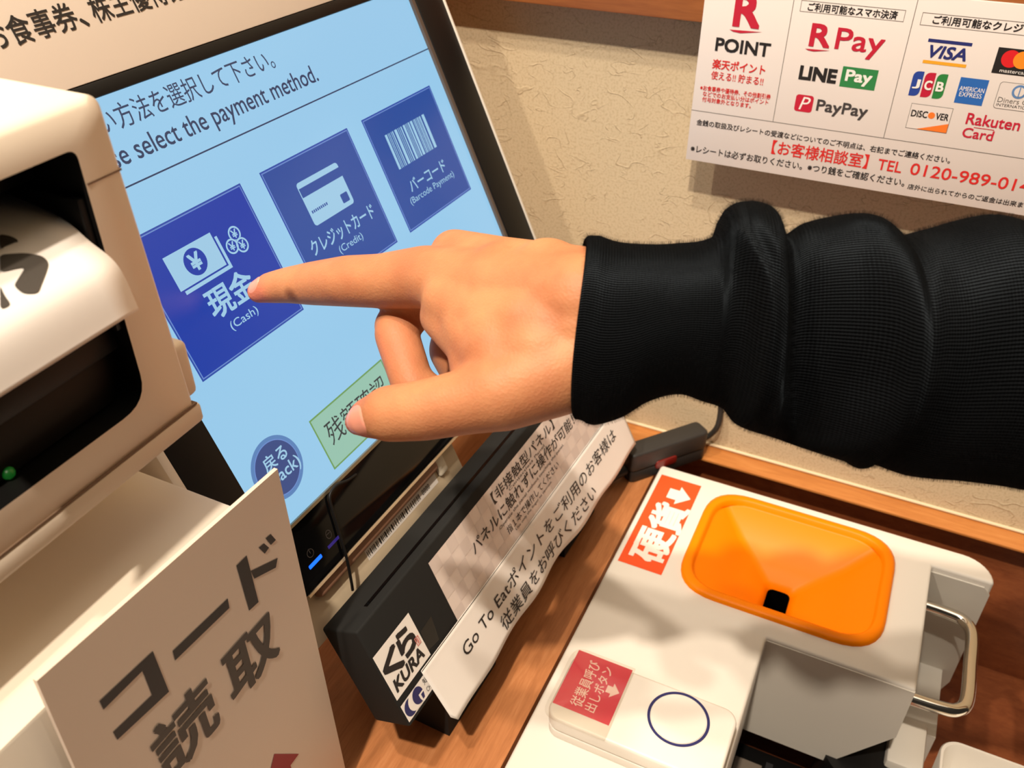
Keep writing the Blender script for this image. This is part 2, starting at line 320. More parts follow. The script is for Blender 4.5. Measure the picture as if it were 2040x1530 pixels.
P.poly(rrect(-0.0875, 0.3270, -0.0756, 0.3385, 0.002), CRIM); P.text('P', -0.0845, 0.3285, -0.0775, 0.3372, PAPER, 0.0, 0.25); P.text('PayPay', -0.0728, 0.3270, -0.0398, 0.3368, mat('dark_grey_ink', (62, 58, 58), 0.5), 0.02)
P.frame(-0.0214, 0.3905, 0.075, 0.3980, 0.0003, LN); P.text('ご利用可能なクレジットカード', -0.0145, 0.3920, 0.0640, 0.3970, INK, 0.02)
VN = mat('card_navy', (36, 44, 110), 0.5); GOLD = mat('card_gold', (232, 164, 40), 0.5)
P.rect(-0.0142, 0.3812, 0.0112, 0.3832, VN); P.text('VISA', -0.0120, 0.3722, 0.0098, 0.3795, VN, 0.025, 0.2); P.rect(-0.0142, 0.3682, 0.0113, 0.3702, GOLD)
P.rect(0.0262, 0.3672, 0.0520, 0.3826, INK); P.disc(0.0345, 0.3765, 0.0052, mat('card_red', (214, 30, 36), 0.5), 2); P.disc(0.0412, 0.3765, 0.0052, mat('card_orange', (240, 140, 34), 0.5), 3); P.text('mastercard', 0.0305, 0.3682, 0.0470, 0.3704, PAPER, 0, 0, 2)
for i, c in enumerate(((36, 66, 150), (186, 24, 54), (40, 126, 60))):
    x0 = -0.0176 + i * 0.0071; P.poly(rpoly([(x0, 0.3472), (x0 + 0.0062, 0.3472), (x0 + 0.0062, 0.3630), (x0, 0.3630)], [0.0, 0.004, 0.0, 0.004], 6), mat('card_stripe_%s' % 'abc'[i], c, 0.5)); P.text('JCB'[i], x0 + 0.0012, 0.3522, x0 + 0.0052, 0.3578, PAPER, 0.03, 0, 3)
P.rect(0.0102, 0.3464, 0.0266, 0.3625, mat('card_blue', (40, 100, 178), 0.5)); P.text('AMERICAN', 0.0112, 0.3543, 0.0256, 0.3572, PAPER, 0.0, 0, 2); P.text('EXPRESS', 0.0120, 0.3508, 0.0250, 0.3537, PAPER, 0.0, 0, 2)
P.poly(rrect(0.0330, 0.3462, 0.0585, 0.3628, 0.002), LN); P.poly(rrect(0.0333, 0.3465, 0.0582, 0.3625, 0.0018), GLOSSP, 2); P.disc(0.0450, 0.3578, 0.0042, mat('card_skyblue', (92, 130, 180), 0.5), 3); P.disc(0.0450, 0.3578, 0.0029, GLOSSP, 4); P.rect(0.0447, 0.3550, 0.0453, 0.3606, mat('card_skyblue', (92, 130, 180), 0.5), 5)
P.text('Diners Club', 0.0345, 0.3503, 0.0570, 0.3535, LN, 0, 0, 3); P.text('INTERNATIONAL', 0.0345, 0.3478, 0.0570, 0.3496, INK, 0, 0, 3)
P.rect(-0.0142, 0.3262, 0.0112, 0.3426, LN); P.rect(-0.0139, 0.3265, 0.0109, 0.3423, GLOSSP, 2); P.text('DISC', -0.0128, 0.3343, -0.0030, 0.3385, INK, 0.02, 0, 3); P.disc(-0.0005, 0.3364, 0.0021, mat('card_amber', (236, 120, 40), 0.5), 3); P.text('VER', 0.0022, 0.3343, 0.0098, 0.3385, INK, 0.02, 0, 3); P.poly([(-0.0075, 0.3265), (0.0109, 0.3265), (0.0109, 0.3325)], mat('card_amber', (236, 120, 40), 0.5), 3)
P.text('Rakuten', 0.0205, 0.3342, 0.0515, 0.3412, CRIM, 0.015); P.rect(0.0260, 0.3322, 0.0380, 0.3327, CRIM); P.text('Card', 0.0205, 0.3255, 0.0385, 0.3318, CRIM, 0.015)
P.text('金銭の取扱及びレシートの受渡などについてのご不明点は、右記までご連絡ください。', -0.1540, 0.3068, 0.0182, 0.3112, INK, 0.011)
P.text('【お客様相談室】TEL', -0.0975, 0.2945, -0.0098, 0.3045, VERM, 0.012); P.text('0120-989-014', -0.0042, 0.2955, 0.0690, 0.3036, VERM, 0.008)
P.text('※レシートは必ずお取りください。※つり銭をご確認ください。', -0.1560, 0.2862, -0.0055, 0.2918, INK, 0.011); P.text('店外に出られてからのご返金は出来ません。', -0.0030, 0.2852, 0.0790, 0.2890, INK, 0.011)
P.build('printed_lettering', po)

# ================================================================ PAYMENT TERMINAL (touch screen)
MU = Vector((0.037734, 0.999288, 0.000000)); MV = Vector((0.405698, -0.015320, -0.913879)); MN = Vector((0.913228, -0.034485, 0.405987))
MO = Vector((-0.29317, -0.06600, 0.26676))
MF = Frame(MO, MU, -MV, MN)                   # x = to the wall, y = up the screen, normal = out of the screen
mo = empty('payment_terminal', 'large tilted touch screen payment terminal showing blue payment buttons', 'touch screen')
SCR = mat('screen_glass', (6, 7, 9), 0.22, emit=(150, 201, 234), estr=1.0)
def lit(name, c, k=0.95): return mat(name, (6, 6, 9), 0.22, emit=c, estr=k)
box('screen', (-0.3405, -0.0962, -0.004), (-0.0345, 0.141, 0.0), SCR, mo, MF)
BF = 0.0035
bm = bmesh.new()
add_box(bm, (-0.367, -0.137, -0.02), (-0.3405, 0.1478, BF), MF, 0.0006); add_box(bm, (-0.031, -0.137, -0.02), (0.0, 0.1478, BF), MF, 0.0006)
add_box(bm, (-0.3405, 0.141, -0.02), (-0.031, 0.1478, BF), MF, 0.0006)
finish('bezel', bm, BLACK, mo, True)
box('bezel_lip', (-0.0345, -0.0962, -0.004), (-0.031, 0.141, BF - 0.0012), mat('bezel_lip', (92, 80, 72), 0.4), mo, MF)
bm = bmesh.new(); add_box(bm, (-0.3405, -0.1365, -0.012), (-0.031, -0.0982, 0.0012), MF, 0.0005); finish('button_strip', bm, GLOSSB, mo, True)
box('trim_line', (-0.3405, -0.0982, -0.006), (-0.031, -0.0962, 0.0018), mat('trim_metal', (150, 140, 120), 0.3, metal=0.8), mo, MF)
box('chrome_edge', (-0.3375, -0.1385, -0.012), (-0.001, -0.1368, 0.0014), mat('edge_metal', (236, 214, 184), 0.25, metal=0.6), mo, MF)
box('side_frame', (-0.372, -0.1385, -0.022), (-0.367, 0.30, 0.0032), WHITE, mo, MF, 0.0006); box('side_frame', (0.0, -0.1385, -0.022), (0.0022, 0.30, 0.0042), WHITE, mo, MF, 0.0004)
box('rear_housing', (-0.36, -0.128, -0.062), (-0.006, 0.29, -0.0205), WHITE, mo, MF, 0.006)
hp = box('header_panel', (-0.367, 0.1482, -0.02), (0.0, 0.30, 0.003), mat('header_white', (218, 204, 190), 0.5), mo, MF, 0.0004)
P = Print(MF, 0.00012); P.fr = Frame(MF.p(0, 0, 0.003), MF.x, MF.y, MF.n)
P.text('お食事券', -0.3375, 0.1712, -0.2903, 0.1836, INK, 0.012); P.text('、', -0.2895, 0.1712, -0.2855, 0.1752, INK, 0.012)
P.text('株主優待券', -0.2812, 0.1712, -0.2222, 0.1836, INK, 0.012)
P.build('printed_lettering', hp)
box('lip', (-0.3285, -0.148, -0.016), (-0.1985, -0.1386, -0.002), mat('lip_plastic', (150, 112, 90), 0.5), mo, MF, 0.003, 3)
st = box('stand', (-0.285, -0.2930, -0.070), (-0.178, -0.139, -0.034), GREYW, mo, MF, 0.002)
box('stand_plate', (-0.345, -0.172, -0.034), (-0.173, -0.139, -0.007), mat('stand_beige', (206, 188, 160), 0.5), mo, MF, 0.0015)
box('stand_knob', (-0.199, -0.155, -0.008), (-0.189, -0.1405, -0.004), mat('stand_knob', (226, 216, 196), 0.4), mo, MF, 0.002)
P = Print(Frame(MF.p(0, 0, -0.007), MF.x, MF.y, MF.n))
P.rect(-0.2835, -0.1572, -0.2015, -0.1488, PAPER, 1); random.seed(4); x = -0.2825
while x < -0.222:
    wd = random.choice((0.0005, 0.0008, 0.0013)); P.rect(x, -0.1556, x + wd, -0.1512, INK, 2); x += wd + random.choice((0.0006, 0.001, 0.0014))
for x in (-0.2195, -0.2172, -0.2149, -0.2126): P.frame(x, -0.155, x + 0.0017, -0.1515, 0.0005, INK, 2)
P.build('asset_label', mo)
# what the screen shows
P = Print(MF, 0.00006)
NAVYT = lit('ui_text_dark', (44, 62, 96)); BLUE = lit('ui_button_blue', (28, 64, 168)); BLUE2 = lit('ui_button_blue_dim', (42, 80, 158)); EDGE = lit('ui_button_edge', (108, 142, 208)); PALE = lit('ui_pale_blue', (160, 206, 234)); RIM = lit('ui_button_rim', (44, 78, 168))
BACK = lit('ui_back_navy', (58, 78, 134)); BACKR = lit('ui_back_ring', (92, 134, 190)); GRN = lit('ui_green', (152, 198, 178)); GRNE = lit('ui_green_edge', (112, 158, 92)); DKT = lit('ui_text_black', (52, 58, 62))
P.rect(-0.3405, 0.0989, -0.0345, 0.0997, NAVYT)
P.text('お支払い方法を選択して下さい。', -0.3395, 0.1242, -0.1806, 0.1362, NAVYT, 0.002); P.text('Please select the payment method.', -0.3303, 0.1055, -0.1520, 0.1188, NAVYT, 0.006)
for x0, c in ((-0.3270, BLUE), (-0.2290, BLUE2), (-0.1316, BLUE2)):
    x1 = x0 + 0.0822
    P.rect(x0, -0.0014, x1, 0.0770, RIM, 1); P.rect(x0 + 0.0009, -0.0005, x1 - 0.0009, 0.0761, EDGE, 2); P.rect(x0 + 0.0015, 0.0001, x1 - 0.0015, 0.0755, c, 3)
# cash
P.poly([(-0.3120, 0.0433), (-0.2786, 0.0433), (-0.2786, 0.0620), (-0.3120, 0.0620)], PALE, 4)
P.disc(-0.2953, 0.0527, 0.0072, BLUE, 5); P.text('¥', -0.2987, 0.0484, -0.2919, 0.0571, PALE, 0.03, 0, 6)
P.poly([(-0.3098, 0.0424), (-0.3098, 0.0404), (-0.2757, 0.0404), (-0.2757, 0.0588), (-0.2775, 0.0588), (-0.2775, 0.0424)], PALE, 4)
for cx, cy in ((-0.2645, 0.0552), (-0.2698, 0.0500), (-0.2632, 0.0480)):
    P.disc(cx, cy, 0.0043, BLUE, 5 if cy > 0.055 else 7); P.ring(cx, cy, 0.0042, 0.0010, PALE, 6 if cy > 0.055 else 8); P.text('¥', cx - 0.0018, cy - 0.0023, cx + 0.0018, cy + 0.0023, PALE, 0.02, 0, 6 if cy > 0.055 else 8)
P.text('現金', -0.3015, 0.0210, -0.2685, 0.0372, PALE, 0.022, 0, 4); P.text('(Cash)', -0.2955, 0.0108, -0.2745, 0.0168, PALE, 0.004, 0, 4)
# credit
P.poly(rrect(-0.2078, 0.0354, -0.1686, 0.0622, 0.0022), PALE, 4); P.rect(-0.2072, 0.0532, -0.1686, 0.0588, BLUE2, 5); P.poly(rrect(-0.1780, 0.0382, -0.1712, 0.0440, 0.0008), BLUE2, 5)
for k in range(9): P.rect(-0.2055 + k * 0.0017, 0.0427, -0.2044 + k * 0.0017, 0.0444, BLUE2, 5)
P.text('クレジットカード', -0.2190, 0.0205, -0.1560, 0.0298, PALE, 0.012, 0, 4); P.text('(Credit)', -0.1985, 0.0122, -0.1748, 0.0180, PALE, 0.002, 0, 4)
# barcode
x = -0.1162; random.seed(11)
for wd, gp in ((22, 10), (6, 8), (6, 12), (6, 8), (10, 14), (26, 10), (6, 10), (6, 10), (12, 14), (22, 8), (6, 8), (6, 8), (14, 10), (24, 12), (6, 6), (10, 8), (6, 8), (10, 6), (6, 6), (12, 16), (28, 0)):
    P.rect(x, 0.0380, x + wd * 0.000108, 0.0619, PALE, 4); x += (wd + gp) * 0.000108
P.text('バーコード', -0.1132, 0.0205, -0.0680, 0.0290, PALE, 0.012, 0, 4); P.text('(Barcode Payment)', -0.1188, 0.0124, -0.0625, 0.0182, PALE, 0.0, 0, 4)
# back and balance buttons
P.disc(-0.3130, -0.0655, 0.0182, BACKR, 1, n=64); P.disc(-0.3130, -0.0655, 0.0160, EDGE, 2, n=64); P.disc(-0.3130, -0.0655, 0.0154, BACK, 3, n=64)
P.text('戻る', -0.3206, -0.0642, -0.3030, -0.0556, PALE, 0.016, 0, 4); P.text('(Back)', -0.3240, -0.0755, -0.2980, -0.0660, PALE, 0.01, 0, 4)
P.rect(-0.2795, -0.0910, -0.2065, -0.0568, GRNE, 1); P.rect(-0.2785, -0.0900, -0.2075, -0.0578, GRN, 2); P.text('残額確認', -0.2722, -0.0792, -0.2130, -0.0642, DKT, 0.0, 0, 4)
P.build('screen_interface', mo)
SF = Frame(MF.p(0, 0, 0.0012), MF.x, MF.y, MF.n)
P = Print(SF); P.poly(rrect(-0.3283, -0.1256, -0.3170, -0.1232, 0.0006), mat('blue_led', (10, 20, 60), 0.4, emit=(10, 90, 255), estr=2.2)); P.build('status_light', mo)
P = Print(SF); P.rect(-0.3108, -0.1252, -0.3005, -0.1232, mat('dim_led', (20, 16, 60), 0.4, emit=(52, 36, 130), estr=0.6)); G = mat('grey_icon', (70, 66, 66), 0.5)
P.ring(-0.3228, -0.1180, 0.0026, 0.0004, G); P.rect(-0.3230, -0.1182, -0.3226, -0.1150, G); P.ring(-0.3060, -0.1180, 0.0022, 0.0004, G, ry=0.0028); P.rect(-0.3080, -0.1176, -0.3040, -0.1172, G); P.build('strip_icons', mo)

tube('loop_cord', [MF.p(u, -v, h) for u, v, h in ((-0.2684, 0.1025, 0.0018), (-0.2771, 0.1005, 0.0032), (-0.2862, 0.0975, 0.0036), (-0.2937, 0.0990, 0.0036), (-0.2966, 0.1056, 0.0034), (-0.2994, 0.1179, 0.0032), (-0.3041, 0.1367, 0.0030), (-0.3074, 0.1523, 0.0004), (-0.3080, 0.1590, -0.002))], 0.0009, BLACK, mo, 10, 5)
# ================================================================ CONTACTLESS SENSOR BAR below the screen
ba = empty('sensor_bar', 'long matte black contactless sensor bar standing below the touch screen', 'sensor bar')
T = 0.0300; U0 = -0.3415; U1 = -0.012; VT = -0.1577; VB = -0.2317
bm = bmesh.new(); add_box(bm, (U0, VB, 0.0015), (U1, VT, T), MF, 0.0016, 3); finish('bar_body', bm, MATTE, ba, True)
SL = Frame(MF.p(0, VT, 0), MF.x, MF.n, MF.y)
P = Print(SL, 0.0002); P.rect(-0.3215, 0.0192, -0.03, 0.0222, GLOSSB); P.build('slot', ba)
def foot(u0, u1):
    a0 = MF.p(u0, VB, 0.004); a1 = MF.p(u0, VB, 0.027); b0 = MF.p(u1, VB, 0.004); b1 = MF.p(u1, VB, 0.027)
    bm = bmesh.new(); t = [bm.verts.new(v) for v in (a0, a1, b1, b0)]
    lo = [bm.verts.new((x, y, 0.0)) for x, y in ((a0.x - 0.006, a0.y), (a1.x + 0.001, a1.y), (b1.x + 0.001, b1.y), (b0.x - 0.006, b0.y))]
    bm.faces.new(t); bm.faces.new(lo[::-1])
    for i in range(4): bm.faces.new((t[i], lo[i], lo[(i + 1) % 4], t[(i + 1) % 4]))
    return finish('foot', bm, MATTE, ba)
foot(-0.300, -0.236); foot(-0.12, -0.06)
BFr = Frame(MF.p(0, 0, T), MF.x, MF.y, MF.n)
P = Print(BFr, 0.00015)
P.rect(-0.3425 + 0.002, -0.2110, -0.3042, -0.1776, PAPER, 1)
P.text('く', -0.3385, -0.1985, -0.3235, -0.1830, INK, 0.05, 0, 2); P.text('ら', -0.3225, -0.1975, -0.3085, -0.1812, INK, 0.045, 0, 2); P.text('KURA', -0.3375, -0.2075, -0.3085, -0.1998, INK, 0.035, 0.15, 2)
PINK = mat('stamp_pink', (206, 130, 124), 0.6); P.frame(-0.3098, -0.1990, -0.3060, -0.1932, 0.0006, PINK, 3); P.rect(-0.3086, -0.1978, -0.3072, -0.1944, PINK, 3)
P.rect(-0.3425 + 0.002, -0.2285, -0.300, -0.2158, PAPER, 1)
P.disc(-0.3345, -0.2222, 0.0052, NAVYI, 2, 0.0056); P.disc(-0.3300, -0.2218, 0.0058, PAPER, 3, 0.0060); P.disc(-0.3265, -0.2214, 0.0048, NAVYI, 4, 0.0054); P.poly([(-0.3262, -0.2215), (-0.3205, -0.2215), (-0.3205, -0.2280), (-0.3250, -0.2280), (-0.3262, -0.2245)], PAPER, 5); P.poly([(-0.3246, -0.2226), (-0.3218, -0.2226), (-0.3228, -0.2262), (-0.3246, -0.2262)], NAVYI, 6)
P.text('知財', -0.3190, -0.2215, -0.3090, -0.2170, INK, 0.0, 0, 2); P.text('CHIZAI', -0.3190, -0.2268, -0.3100, -0.2236, INK, 0.0, 0, 2)
P.build('logo_sticker', ba)
P = Print(BFr, 0.00010); P.poly([(-0.3029, -0.1939), (-0.3041, -0.2079), (-0.2932, -0.2096), (-0.2902, -0.1931)], mat('clear_tape', (46, 46, 42), 0.18)); P.build('clear_tape', ba)
P = Print(BFr, 0.00015)
CHK = mat('label_grey', (222, 208, 200), 0.6); CHK2 = mat('label_grey_check', (211, 197, 190), 0.6)
P.rect(-0.2735, -0.2150, -0.0105 - 0.002, -0.1662, CHK, 1)
for i in range(27):
    for j in range(5):
        cx = -0.2686 + i * 0.0098; cy = -0.1711 - j * 0.0098
        if (i + j) % 2 == 0: P.rect(cx - 0.0048, max(cy - 0.0048, -0.2150), min(cx + 0.0050, -0.0125), cy + 0.0048, CHK2, 2)
P.text('【非接触型パネル】', -0.1990, -0.1788, -0.1050, -0.1698, INK, 0.008, 0, 3); P.text('Contactless Panel', -0.1800, -0.1818, -0.1250, -0.1796, INK, 0, 0, 3)
P.text('パネルに触れずに操作が可能！', -0.2355, -0.1922, -0.0790, -0.1826, INK, 0.008, 0, 3); P.text('Operate the panel without touching the panel.', -0.2045, -0.1968, -0.1030, -0.1938, INK, 0, 0, 3)
P.text('指１本で操作してください', -0.1985, -0.2050, -0.1180, -0.1990, INK, 0.004, 0, 3); P.text('Use only the finger to operate.', -0.1900, -0.2088, -0.1330, -0.2062, INK, 0, 0, 3)
P.ring(-0.056, -0.187, 0.0075, 0.0007, INK, 3); P.build('checked_label', ba)

# paper strip taped across the bar, lower edge hanging free
def strip_wave(x, y):
    t = max(0.0, (-0.2150 - y) / 0.045); u = (x + 0.32) / 0.31
    return 0.0007 + t * (0.0018 + 0.0016 * math.sin(u * 9 + 0.6) + 0.0009 * math.sin(u * 21)) + 0.004 * max(0, 0.14 - u) * t * 4
n = 90; bm = bmesh.new(); g = []
for i in range(n + 1):
    u = -0.3165 + i / n * (0.3165 - 0.0105); top = -0.2120 - 0.0035 * i / n; bot = -0.2560 - 0.002 * i / n + 0.0012 * math.sin(i * 0.31) + (0.006 if i == 0 else 0)
    g.append([bm.verts.new(BFr.p(u, top + (bot - top) * j / 12, strip_wave(u, top + (bot - top) * j / 12))) for j in range(13)])
for a, b in zip(g, g[1:]):
    for j in range(12): bm.faces.new((a[j], a[j + 1], b[j + 1], b[j]))
ps = finish('paper_notice', bm, PAPER, None, True, 180)
md = ps.modifiers.new('thickness', 'SOLIDIFY'); md.thickness = 0.0002; md.offset = 0
tag(ps, 'white paper strip notice taped along the front of the black sensor bar', 'paper notice')
P = Print(BFr, 0.0004); P.warp = strip_wave
P.rect(-0.3165, -0.2128, -0.0105, -0.2122, INK, 2)
P.v = []; P.f = []; P.mi = []
def sub_line(x0, y0, x1, y1, w, k=40):
    for i in range(k):
        a = x0 + (x1 - x0) * i / k; b = x0 + (x1 - x0) * (i + 1) / k; ya = y0 + (y1 - y0) * i / k; yb = y0 + (y1 - y0) * (i + 1) / k
        P.poly([(a, ya - w), (b, yb - w), (b, yb), (a, ya)], INK, 1)
sub_line(-0.3165, -0.2121, -0.0105, -0.2155, 0.0005)
P.text('Go To Eatポイントをご利用のお客様は', -0.2825, -0.2358, -0.0345, -0.2245, INK, 0.004, 0, 1); P.text('従業員をお呼びください', -0.2430, -0.2518, -0.0910, -0.2405, INK, 0.004, 0, 1)
P.build('printed_lettering', ps)

# ================================================================ COIN MACHINE
cm = empty('coin_machine', 'white coin payment machine with an orange coin funnel set into the counter', 'coin machine')
ZT = 0.010; XL = -0.1400
bm = bmesh.new()
top = [(XL, -0.60), (-0.0132, -0.60), (-0.0132, -0.2085), (0.0887, -0.2085), (0.0887, -0.0824), (0.1335, -0.0824)] + [(0.1335 - 0.0235 + 0.0235 * math.cos(a * math.pi / 16), -0.0585 - 0.0235 + 0.0235 * math.sin(a * math.pi / 16)) for a in range(1, 9)] + [(XL, -0.0585)]
# top rim with an opening for the funnel (built as strips around it)
HX0, HX1, HY0, HY1 = -0.0845, 0.0575, -0.1865, -0.0740; HC = 0.018
def top_plate(bm, z):
    outer = [(XL, -0.60), (-0.0132, -0.60), (-0.0132, -0.2085), (0.0887, -0.2085), (0.0887, -0.0824)]
    strips = [[(XL, -0.60), (-0.0132, -0.60), (-0.0132, -0.2085), (HX0, -0.2085), (XL, -0.2085)],
              [(XL, -0.2085), (HX0, -0.2085), (HX0, HY0 + HC), (HX0, HY1 - HC), (HX0, -0.0585), (XL, -0.0585)],
              [(HX0, -0.2085), (-0.0132, -0.2085), (HX1, -0.2085), (HX1, HY0 + HC), (HX1 - HC, HY0), (HX0 + HC, HY0), (HX0, HY0 + HC)],
              [(HX0, HY1 - HC), (HX0 + HC, HY1), (HX1 - HC, HY1), (HX1, HY1 - HC), (HX1, -0.0585), (HX0, -0.0585)],
              [(HX1, -0.2085), (0.0887, -0.2085), (0.0887, -0.0824), (0.1335, -0.0824)] + top[6:-1] + [(HX1, -0.0585), (HX1, HY1 - HC), (HX1, HY0 + HC)]]
    for s in strips:
        bm.faces.new([bm.verts.new((x, y, z)) for x, y in s])
top_plate(bm, ZT)
bmesh.ops.remove_doubles(bm, verts=bm.verts, dist=1e-6)
bd = [e for e in bm.edges if e.is_boundary]
r = bmesh.ops.extrude_edge_only(bm, edges=bd)
for v in r['geom']:
    if isinstance(v, bmesh.types.BMVert):
        hole = HX0 - 1e-4 < v.co.x < HX1 + 1e-4 and HY0 - 1e-4 < v.co.y < HY1 + 1e-4
        v.co.z = -0.004 if hole else (-0.04 if v.co.x > -0.013 and v.co.y < -0.2 else -0.0995)
rim = [e for e in bm.edges if len(e.link_faces) == 2 and abs(e.calc_face_angle(0)) > 1.2 and all(abs(v.co.z - ZT) < 1e-5 for v in e.verts) and not all(HX0 - 1e-4 < v.co.x < HX1 + 1e-4 and HY0 - 1e-4 < v.co.y < HY1 + 1e-4 for v in e.verts) and not (all(v.co.x > 0.08 for v in e.verts) and all(v.co.y < -0.0823 for v in e.verts)) and not all(abs(v.co.x + 0.0132) < 1e-4 for v in e.verts)]
bevel(bm, 0.0030, 3, rim)
finish('housing', bm, WHITE, cm, True, 40)
# hood: chamfered lower corner
HF = Frame((0, -0.2087, 0), (1, 0, 0), (0, 0, 1), (0, -1, 0))
prism('hood_front', [(-0.0130, 0.0078), (0.0885, 0.0078), (0.0885, -0.044), (0.054, -0.0985), (0.050, -0.1010), (-0.0130, -0.1010)], -0.004, 0.0006, GREYW, cm, HF)
prism('rear_panel', [(0.0889, 0.004), (0.128, 0.004), (0.1333, -0.002), (0.1335, -0.110), (0.122, -0.150), (0.0889, -0.150)], -0.0006, 0.0010, GREYW, cm, Frame((0, -0.0826, 0), (1, 0, 0), (0, 0, 1), (0, -1, 0)))
box('lower_body', (XL + 0.002, -0.56, FL), (-0.016, -0.062, -0.099), BLACK, cm)
box('lower_body', (0.09, -0.2, FL), (0.1165, -0.1537, -0.085), GREYW, cm, bv=0.003)
box('rear_body', (-0.016, -0.1535, FL), (0.125, -0.062, -0.099), GREYW, cm)
box('change_tray', (-0.016, -0.50, FL), (0.11, -0.20, -0.13), BLACK, cm, bv=0.004)
bm = bmesh.new(); bmesh.ops.create_cone(bm, cap_ends=True, segments=40, radius1=0.03, radius2=0.028, depth=0.05, matrix=Matrix.Translation((0.074, -0.196, -0.118))); finish('coin_cup', bm, BLACK, cm, True)
P = Print(Frame((0, 0, -0.1298), (1, 0, 0), (0, 1, 0))); P.rect(-0.013, -0.27, 0.008, -0.215, mat('tray_label', (120, 108, 96), 0.6)); P.rect(0.0105, -0.3, 0.016, -0.21, mat('tray_edge', (40, 40, 42), 0.5)); P.build('tray_label', cm)
# funnel
fu = bmesh.new()
def ringz(pts, z): return [fu.verts.new((x, y, z)) for x, y in pts]
def ins(d, r, x0=-0.0895, y0=-0.1915, x1=0.0625, y1=-0.0690): return rpoly([(x0 + d, y0 + d), (x1 - d, y0 + d), (x1 - d, y1 - d), (x0 + d, y1 - d)], r, 8)
holec = rpoly([(-0.0236, -0.1610), (-0.0056, -0.1610), (-0.0056, -0.1275), (-0.0236, -0.1275)], 0.0055, 8)
seq = [(ins(-0.0005, 0.034), ZT - 0.001), (ins(0.0, 0.034), ZT + 0.0022), (ins(0.0022, 0.033), ZT + 0.0036), (ins(0.0055, 0.031), ZT + 0.0038), (ins(0.0074, 0.029), ZT + 0.0030), (ins(0.0082, 0.028), ZT - 0.0008), (ins(0.0095, 0.024), ZT - 0.0018), (ins(0.0130, 0.007), ZT - 0.0024)]
loops = [ringz(p, z) for p, z in seq]
a0 = seq[-1][0]
for t, z in ((0.35, -0.0065), (0.65, -0.0140), (0.9, -0.0205), (1.0, -0.0250)):
    loops.append(ringz([(a[0] + (h[0] - a[0]) * t, a[1] + (h[1] - a[1]) * t) for a, h in zip(a0, holec)], z))
loops.append(ringz(holec, -0.06))
for a, b in zip(loops, loops[1:]):
    for i in range(len(a)): fu.faces.new((a[i], a[(i + 1) % len(a)], b[(i + 1) % len(a)], b[i]))
for f in list(fu.faces)[-len(holec):]: f.material_index = 1
bt = fu.faces.new(loops[-1]); bt.material_index = 1
finish('coin_funnel', fu, [ORANGE, mat('hole_black', (5, 5, 5), 1.0, spec=0.0)], cm, True, 60)
hd = [(0.0880, -0.0945, -0.022), (0.110, -0.0955, -0.022), (0.1215, -0.0985, -0.022), (0.1275, -0.110, -0.022), (0.1280, -0.140, -0.022), (0.1275, -0.174, -0.022), (0.1215, -0.1855, -0.022), (0.110, -0.1885, -0.022), (0.0880, -0.1895, -0.022)]
tube('handle', hd, 0.0048, CHROME, cm, 20, 8)
SFm = Frame((0, 0, ZT), (0, 1, 0), (-1, 0, 0))     # text runs towards the wall
P = Print(SFm, 0.0002); OR = mat('coin_sticker_red', (238, 84, 34), 0.4)
P.rect(-0.1842, 0.0998, -0.0712, 0.1356, OR, 1)
WT = mat('sticker_white', (244, 236, 226), 0.5)
P.text('硬', -0.1745, 0.1020, -0.1390, 0.1295, WT, 0.035, 0, 2); P.text('貨', -0.1375, 0.1000, -0.1050, 0.1280, WT, 0.035, 0, 2)
P.poly([(-0.0980, 0.1232), (-0.0855, 0.1232), (-0.0855, 0.1148), (-0.0800, 0.1148), (-0.0918, 0.1035), (-0.1035, 0.1148), (-0.0980, 0.1148)], WT, 2)
P.build('coin_sticker', cm)

# ================================================================ STAFF CALL BUTTON
cb = empty('call_button', 'white staff call button unit with red label and blue ring on coin machine', 'call button')
def rb(name, x0, y0, x1, y1, r, z0, z1, m, bv):
    return prism(name, rrect(x0, y0, x1, y1, r, 6), z0, z1, m, cb, WF, bv, 3)
rb('base', -0.1268, -0.3470, -0.0150, -0.2925, 0.009, ZT, ZT + 0.0075, WHITE, 0.0008)
rb('upper_case', -0.1272, -0.3475, -0.0146, -0.2920, 0.010, ZT + 0.0081, ZT + 0.0205, WHITE, 0.0022)
ZC = ZT + 0.0205
P = Print(Frame((0, 0, ZC), (0, 1, 0), (-1, 0, 0)), 0.0001)
P.rect(-0.3372, 0.0872, -0.2915, 0.1258, RED, 1)
LT = mat('label_pale', (246, 214, 202), 0.5)
P.text('従業員呼び', -0.3330, 0.1075, -0.2960, 0.1160, LT, 0.008, 0, 2); P.text('出しボタン', -0.3330, 0.0985, -0.2965, 0.1060, LT, 0.008, 0, 2)
P.poly([(-0.3150, 0.0980), (-0.3095, 0.0980), (-0.3095, 0.0945), (-0.3065, 0.0945), (-0.3122, 0.0892), (-0.3180, 0.0945), (-0.3150, 0.0945)], LT, 2)
P.build('red_label', cb)
P = Print(Frame((0, 0, ZC), (1, 0, 0), (0, 1, 0)), 0.0002); P.ring(-0.0490, -0.3135, 0.0197, 0.0018, NAVYI, 2, n=64); P.build('button_ring', cb)
bm = bmesh.new(); bmesh.ops.create_cone(bm, cap_ends=True, segments=56, radius1=0.0176, radius2=0.0174, depth=0.0008, matrix=Matrix.Translation((-0.0490, -0.3135, ZC + 0.0002))); finish('push_button', bm, WHITE, cb, True)
cl = bpy.data.materials.new('clear_cover'); cl.use_nodes = True; nt = cl.node_tree; nt.nodes.clear()
o_ = nt.nodes.new('ShaderNodeOutputMaterial'); t_ = nt.nodes.new('ShaderNodeBsdfTransparent'); t_.inputs[0].default_value = (0.96, 0.95, 0.93, 1); g_ = nt.nodes.new('ShaderNodeBsdfGlossy'); g_.inputs['Roughness'].default_value = 0.12
